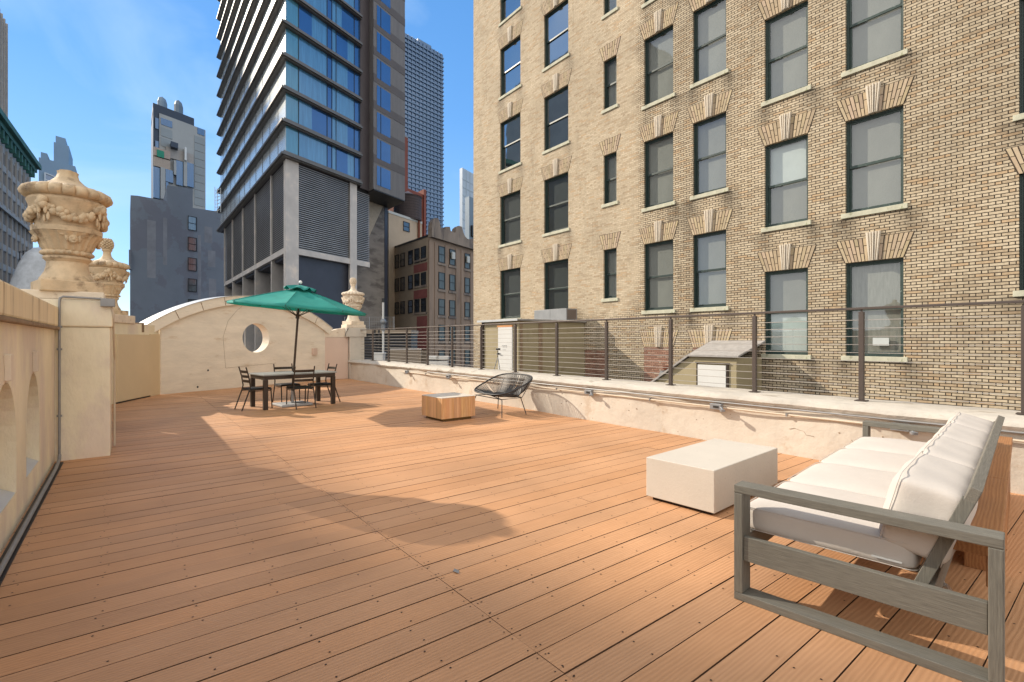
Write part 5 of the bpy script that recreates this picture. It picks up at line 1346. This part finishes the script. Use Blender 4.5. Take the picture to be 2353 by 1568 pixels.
for k in range(7): b.tube([(-.35, 0, k * .48), (.35, 0, k * .48 + .4), (0, .6, k * .48 + .2)], .025, 4)
b.build('lattice', M_flash, ms)

# patchwork tower with two tanks
M_pch = mat('pale grey panel cladding', (.30, .325, .34), .6, 0, .06, .2)
M_pchd = mat('mid grey panel', (.23, .27, .30), .6, 0, .05, .2)
M_navy = mat('navy cladding', (.025, .04, .07), .5, 0, .1, .2)
M_gnavy = glassy('blue tower window', (.04, .11, .22), .06, .6, metal=.3)
h0 = at(350, 400, 150.0); HO = Vector((h0.x, h0.y, -42))
gk = lambda x, y: ((450 + x / 2.613) * .6128, (300 + y / 2.613) * .6128)
pa = thing('patchwork_tower', 'slender grey and navy patchwork tower topped by two tanks behind grey building', 'tower', HO)
def hq(x, y): s, z = onpl(*gk(x, y), HO, E1); return s, z + 42
ctop = hq(385, 325)[1]; R_ = hq(838, 440)[0]; L_ = hq(385, 400)[0]; l0_ = hq(325, 400)[0]
MB(*fR).box(L_, R_, 0, 16, 0, ctop).build('wall', M_pch, pa)
MB(*fR).box(l0_, L_, .3, 16, 0, hq(335, 235)[1] - 1).build('navy_side', M_navy, pa)
MB(*fR).box(l0_, hq(733, 400)[0], 2, 15, ctop + .01, hq(335, 235)[1] + 1.0).build('navy_top', M_navy, pa)
def rect(x0, y0, x1, y1, m, nm, d=.15):
    (a, z1), (b2, z0) = hq(x0, y0), hq(x1, y1); z1 = (hq(x0, y0)[1] + hq(x1, y0)[1]) / 2
    z0 = (hq(x0, y1)[1] + hq(x1, y1)[1]) / 2
    return MB(*fR).box(a, b2, -d, -.004, z0, z1).build(nm, m, pa)
rect(400, 390, 512, 455, M_gnavy, 'window'); rect(758, 478, 828, 540, M_gnavy, 'window')
rect(400, 480, 512, 565, M_pchd, 'grey_panel'); rect(400, 580, 500, 660, M_pchd, 'grey_panel')
for k in range(9): rect(728, 560 + k * 76, 832, 628 + k * 76, M_pchd, 'grey_panel')
rect(345, 375, 378, 480, M_gnavy, 'window', .1); rect(345, 600, 378, 665, M_gnavy, 'window', .1)
rect(450, 700, 720, 800, M_beige if False else mat('warm grey cladding', (.30, .29, .285), .7), 'warm_panel', .8)
rect(330, 690, 490, 770, mat('peach balcony', (.34, .28, .25), .7), 'balcony', 1.2); rect(360, 705, 430, 770, mat('green netting', (.02, .22, .15), .8), 'green_net', 1.4)
rect(330, 780, 490, 870, mat('tan cladding', (.34, .29, .25), .7), 'tan_panel', 1.0)
for (a, t_, c, d_) in ((325, 865, 390, 1165), (445, 890, 520, 1010), (550, 805, 618, 1040), (655, 825, 720, 1055), (448, 1010, 472, 1180)): rect(a, t_, c, d_, M_gnavy, 'window', 1.0)
for (a, t_, c, d_) in ((395, 870, 442, 1175), (525, 800, 549, 940), (620, 805, 654, 1050)): rect(a, t_, c, d_, M_pch, 'pier', 1.3)
rect(628, 680, 648, 805, M_flash, 'white_flue', 2.0)
rect(492, 640, 562, 690, M_navy, 'roof_tank_box', 3.0)
for (xc, yt, yb, w_, sq_) in ((424, 165, 245, 50, 0), (587, 200, 305, 46, 1)):
    s, z0 = hq(xc, yb); z1 = hq(xc, yt)[1]; sc_ = abs(hq(xc + w_, yb)[0] - s)
    b = MB((E1 * s + EY * 5).to_tuple(), E1, EY)
    b.lathe([(sc_, z0 - 4), (sc_, z1), (sc_ * .75, z1 + 1.2), (.1, z1 + 1.9)], 8 if sq_ else 24)
    b.build('roof_tank', mat('blue grey tank', (.17, .24, .32), .6) if not sq_ else mat('slate tank', (.13, .18, .24), .6), pa)

# hazy blue tower behind the broken urn
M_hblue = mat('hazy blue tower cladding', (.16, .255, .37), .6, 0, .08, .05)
j0 = at(92, 500, 300.0); JO = Vector((j0.x, j0.y, -42))
bt = thing('blue_grey_tower', 'hazy blue grey stepped tower rising behind the broken urn', 'tower', JO)
def jq(u, v): s, z = onpl(u, v, JO, E1); return s, z + 42
def jb(u0, v0, u1, m, nm, y0=0):
    s0 = jq(u0, v0)[0]; s1_ = jq(u1, v0)[0]; return MB(*fR).box(s0, s1_, y0, 30, 0, jq((u0 + u1) / 2, v0)[1]).build(nm, m, bt)
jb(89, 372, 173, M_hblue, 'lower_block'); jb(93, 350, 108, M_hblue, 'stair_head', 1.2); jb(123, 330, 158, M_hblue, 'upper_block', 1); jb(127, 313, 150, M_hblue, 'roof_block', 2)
(s0, z1), (s1_, z0) = jq(104, 398), jq(140, 430)
MB(*fR).box(s0, s1_, -.5, -.01, z0 - 20, z1).build('window', M_gtow, bt)
b = MB(*fR)
for k in range(5): b.bar((s0, -.7, z1 - k * 4), (s1_, -.7, z1 - k * 4 - 2), .7)
b.bar((s0, -.7, z0 - 10), (s0, -.7, z1), .8); b.build('diagonal_brace', M_pale, bt)

# ------------------------------------------------------------------ left office building with green cornice
M_stone = mat('grey office stone', (.42, .395, .37), .85, 0, .12, .2, 0, 1)
M_copper = mat('green copper cornice', (.045, .16, .135), .7, 0, .3, .5)
VPX = 377
LE = Vector((math.sin(YAW + math.atan((VPX - CX) / F)), math.cos(YAW + math.atan((VPX - CX) / F)), 0))
n0 = at(71, 600, 115.0); NO = Vector((n0.x, n0.y, -42))
of = thing('office_building', 'grey stone office building with green copper cornice at the far left edge', 'building', NO)
LN = Vector((LE.y, -LE.x, 0))
def nq(u, v): s, z = onpl(u, v, NO, LE); return s, z + 42
fN = ((0, 0, 0), LE, LN * -1)           # x along facade (far = 0, near negative); y into the building
zt = nq(78, 402)[1]
MB(*fN).box(-70, 0, 0, 25, 0, zt).build('wall', M_stone, of)
b = MB(*fN).box(-70, .5, -1.0, 0, zt - .2, zt + .7).box(-70, .9, -1.7, 24, zt + .7, zt + 1.7)
for k in range(24): b.box(-70 + k * 2.95, -69.2 + k * 2.95, -.9, -.01, zt - 1.8, zt - .2)
b.build('cornice', M_copper, of)
bayw = 3.7; fl = 3.75
pil = MB(*fN); sp_ = MB(*fN)
for k in range(19): pil.box(-k * bayw - .45, -k * bayw, -.35, -.004, 0, zt - 2.5)
z = zt - 3.2
rows = []
while z > 20: rows.append(z); z -= fl
for z in rows: sp_.box(-68, -.45, -.18, -.005, z - fl + .02, z - fl + 1.25)
pil.build('pilaster', M_stone, of); sp_.build('spandrel', M_stone, of)
cnt = 0
for z in rows[:14]:
    for k in range(7):
        x1 = -k * bayw - .55; x0 = x1 - bayw + .6
        f = MB(*fN).box(x0, x1, -.03, -.006, z - fl + 1.3, z - .05).build('window', M_gfar, of)
        m_ = MB(*fN)
        for q in (1, 2): m_.box(x0 + (x1 - x0) * q / 3 - .08, x0 + (x1 - x0) * q / 3 + .08, -.1, -.035, z - fl + 1.3, z - .05)
        m_.build('mullion', M_stone, f)
for zz in (rows[3] + .1, ): MB(*fN).box(-70, .3, -.7, -.36, zz - .3, zz + .2).build('string_course', M_stone, of)
# tall tower above it
v0 = at(17, 200, 170.0); VO = Vector((v0.x, v0.y, -42))
tt_ = thing('dark_office_tower', 'dark gridded tower rising above the green cornice at the left edge', 'tower', VO)
def vq(u, v): s, z = onpl(u, v, VO, LE); return s, z + 42
zt = vq(17, 62)[1]
MB(*fN).box(-60, 0, 0, 30, 0, zt).build('wall', M_stone, tt_)
b = MB(*fN); z = 60
while z < zt - 2: b.box(-60, .05, -.05, -.004, z, z + 2.6); z += 4.3
b.build('window_row', M_gfar, tt_)
b = MB(*fN); x = -60
while x < 0: b.box(x, x + .5, -.5, -.052, 40, zt); x += 3.2
b.build('pier', M_stone, tt_)
# white dome
d0 = at(96, 700, 70.0)
dm = thing('white_dome', 'pale hazy white dome roof low between office building and broken urn', 'dome', (d0.x, d0.y, d0.z - 6))
MB().lathe([(4.2, 0), (3.9, 6), (3.1, 9), (2.4, 11.4), (1.7, 13), (.9, 13.8), (.1, 14)], 32).build('shell', mat('pale dome sheeting', (.45, .48, .52), .5, 0, .2, 1.2), dm, smooth=60)
d1 = at(86, 600, 78.0)
wt2 = thing('roof_tank', 'small dark rooftop tank with railing behind the white dome', 'water tank', (d1.x - .0, d1.y, d1.z - 3))
MB().lathe([(2.0, -20), (2.0, 3.0), (1.8, 3.2)], 24).build('barrel', M_navy, wt2, smooth=40)
b = MB()
for k in range(8): a = k * .785; b.tube([(2 * math.cos(a), 2 * math.sin(a), 3), (2 * math.cos(a), 2 * math.sin(a), 4.2)], .05, 4)
b.tube([(2 * math.cos(k * .26), 2 * math.sin(k * .26), 4.2) for k in range(24)], .05, 4, True); b.build('tank_railing', M_dkfr, wt2)

# ------------------------------------------------------------------ lower terrace beyond the railing
g5 = lambda x, y: ((1300 + x / 3.922) * .6128, (1200 + y / 3.922) * .6128)
tag(MB().box(5, 28, 24, 60, -42, -1.6).build('lower_terrace', M_tar), kind='structure')
def tplace(x, y, t): return at(*g5(x, y), t)
L0 = tplace(255, 200, 44.0); sd_ = thing('terrace_pavilion', 'dark slatted terrace pavilion with pale roof beam seen through the railing', 'pavilion', (L0.x, L0.y, -1.6))
RT = Vector((C_, -S_, 0)); FW = Vector((S_, C_, 0)); fT = ((0, 0, 0), RT, FW)
def tw_(x, t): return (g5(x, 0)[0] - g5(255, 0)[0]) / F * t
def tz(y, t): return H - (g5(0, y)[1] - HY) / F * t + 1.6
MB(*fT).box(-1.5, tw_(945, 44), .1, 3, 0, tz(205, 44)).build('wall', M_dkfr, sd_)
MB(*fT).box(-1.5, tw_(960, 44), -.3, 3, tz(200, 44) + .01, tz(150, 44)).build('roof_beam', M_brownl, sd_)
b = MB(*fT)
for k in range(12): z = .3 + k * .28; b.box(-1.5, tw_(945, 44), -.02, .08, z, z + .05)
b.build('slat', M_dkpan, sd_)
b = MB(*fT)
for x in (430, 490): b.box(tw_(x, 44) - .06, tw_(x, 44) + .06, -.4, -.28, 0, tz(150, 44))
for k in range(8): b.box(tw_(430, 44), tw_(490, 44), -.36, -.32, .3 + k * .42, .36 + k * .42)
b.build('ladder', M_dkfr, sd_)
F0 = tplace(640, 440, 38.0); fe = thing('slatted_fence', 'pale slatted screen fence on the terrace beyond the railing', 'fence', (F0.x, F0.y, -1.6))
fw = (g5(1095, 0)[0] - g5(640, 0)[0]) / F * 38; fz = H - (g5(0, 440)[1] - HY) / F * 38 + 1.6
b = MB(*fT)
for k in range(40): b.box(k * fw / 40, (k + .72) * fw / 40, 0, .05, .1, fz)
b.build('slats', M_brownl, fe); MB(*fT).box(0, fw, .06, .12, .3, .42).box(0, fw, .06, .12, fz - .4, fz - .28).box(0, fw, -.02, .14, fz + .002, fz + .08).build('fence_rail', M_ltcol, fe)
M_leaf = mat('leaf green', (.035, .075, .022), .7, 0, .5, 3)
def shrub(nm, label, c, rx, rz, n, lsz=.09):
    t = thing(nm, label, 'plant', (c[0], c[1], -1.6)); b = MB()
    for k in range(n):
        a, q, h_ = rnd.uniform(0, 6.28), rnd.random() ** .5, rnd.random() ** .8
        p = Vector((rx * q * math.cos(a), rx * q * math.sin(a), .3 + rz * h_)); u_ = Vector((rnd.uniform(-1, 1), rnd.uniform(-1, 1), rnd.uniform(-.6, 1))).normalized() * lsz; v_ = u_.cross(Vector((rnd.random(), rnd.random(), rnd.random()))).normalized() * lsz * .5
        b.add([p - u_, p + v_, p + u_, p - v_], [(0, 1, 2, 3)])
    b.build('foliage', M_leaf, t, fixn=False); MB().box(-rx * .8, rx * .8, -.25, .25, 0, .35).build('planter', M_brownl, t)
    MB().tube([(0, 0, .3), (.05, 0, .3 + rz * .6)], .03, 5).build('stem', M_rust, t)
for (x, t_, lab) in ((740, 33, 'low green planter shrub at the foot of the slatted fence, left one'), (1010, 33, 'low green planter shrub at the right end of the slatted fence'), (250, 30, 'green planter shrub close to the far white pillar')):
    p = tplace(x, 600, t_); shrub('potted_shrub', lab, (p.x, p.y), .9, .9, 260)
for (x, lab) in ((1275, 'left of two white rooftop fan units beyond the railing'), (1405, 'right of two white rooftop fan units beyond the railing')):
    p = tplace(x, 600, 30.0); t = thing('fan_unit', lab, 'fan unit', (p.x, p.y, -1.6), 0, 'white fan units on the lower terrace')
    zt_f = H - (g5(0, 535)[1] - HY) / F * 30 + 1.6
    MB(*fT).box(-.32, .32, 0, .5, 0, zt_f - .28).build('casing', M_doorw, t, bevel=.03); MB(*fT).box(-.36, .36, -.05, .55, zt_f - .2, zt_f).build('hood', M_doorw, t, bevel=.02)
    MB(*fT).box(-.3, .3, .05, .45, zt_f - .28, zt_f - .2).build('neck', M_dkfr, t)
    b = MB(RT * 0, RT, EZ, FW * -1)
    b.frame((0, 0, zt_f * .62), RT, EZ, FW * -1); b.lathe([(.20, .003), (.20, .02), (.05, .02), (.05, .003)], 20); b.build('fan_grille', M_rust, t)
p = tplace(478, 560, 30.0); t = thing('white_bin', 'white plastic bin on the terrace left of the slatted fence', 'bin', (p.x, p.y, -1.6))
zb_ = H - (g5(0, 500)[1] - HY) / F * 30 + 1.6
b = MB(*fT); b.add([(-.2, -.2, 0), (.2, -.2, 0), (.2, .2, 0), (-.2, .2, 0), (-.3, -.3, zb_), (.3, -.3, zb_), (.3, .3, zb_), (-.3, .3, zb_)], [(0, 1, 2, 3), (4, 5, 6, 7), (0, 1, 5, 4), (1, 2, 6, 5), (2, 3, 7, 6), (3, 0, 4, 7)]); b.build('body', M_doorw, t); MB(*fT).box(-.34, .34, -.34, .34, zb_, zb_ + .08).build('lid', M_doorw, t)
p = at(880.5, 765, 40.0); t = thing('vent_mast', 'slim white vent mast with black cap above the terrace pavilion', 'mast', (p.x, p.y, -1.6))
MB().tube([(0, 0, 0), (0, 0, 1.6 + H + (782 - 695) / F * 40)], .09, 8).build('pipe', M_doorw, t, smooth=50)
MB().tube([(0, 0, 1.6 + H + (782 - 695) / F * 40), (0, 0, 1.6 + H + (782 - 686) / F * 40)], .13, 8).build('cap', M_black, t)
MB().ball((0, 0, 1.6 + H + (782 - 740) / F * 40), .26, 10, 8).build('collar', M_galv, t, smooth=60)
MB().tube([(0, 0, 1.6 + H + (782 - 760) / F * 40), (0, 0, 1.6 + H + (782 - 735) / F * 40)], .15, 8).build('sleeve', M_galv, t)
p0 = at(792, 765, 46.0)
t = thing('mesh_fence', 'thin grey wire mesh fence on the terrace above the railing line', 'fence', (p0.x, p0.y, -1.6))
W_ = (905 - 792) / F * 46; zt_m = 1.6 + H + (782 - 728) / F * 46
b = MB(*fT)
for k in range(5): b.box(k * W_ / 4 - .03, k * W_ / 4 + .03, 0, .06, 0, zt_m)
b.build('post', M_galv, t); b = MB(*fT)
for k in range(6): z = zt_m - .05 - k * .42; b.box(0, W_, .02, .035, z, z + .02)
for k in range(28): b.box(k * W_ / 28, k * W_ / 28 + .015, .036, .05, zt_m - 2.2, zt_m)
b.build('mesh', M_galv, t)
# greenery seen through the round opening
p = at(590, 815, 30.0)
shr = [(582, 'dark green hedge plant seen through the round opening, left part'), (600, 'dark green hedge plant seen through the round opening, right part')]
for (u, lab) in shr:
    p = at(u, 815, 27.0); shrub('hedge_plant', lab, (p.x, p.y), .7, 1.75, 420, .1)

# unseen tower added outside the frame at left: its roof corner shades the near left deck
nb_ = thing('shade_tower', 'plain unseen tower added beyond the left edge of the view to shade the deck', 'tower', (-67.35, 92.5, -42))
MB().box(-12, 12, -18, 18.0, 0, 42 + 72).build('wall', M_stone, nb_)
MB().box(-12, 11.3, 18.01, 23.0, 0, 42 + 72).build('wing', M_stone, nb_)  # extra block shaped to stretch the shade on the deck
MB().box(-11.9, 11.9, -17.9, 17.9, 42 + 72.01, 42 + 72.6).build('cornice', M_stone, nb_)
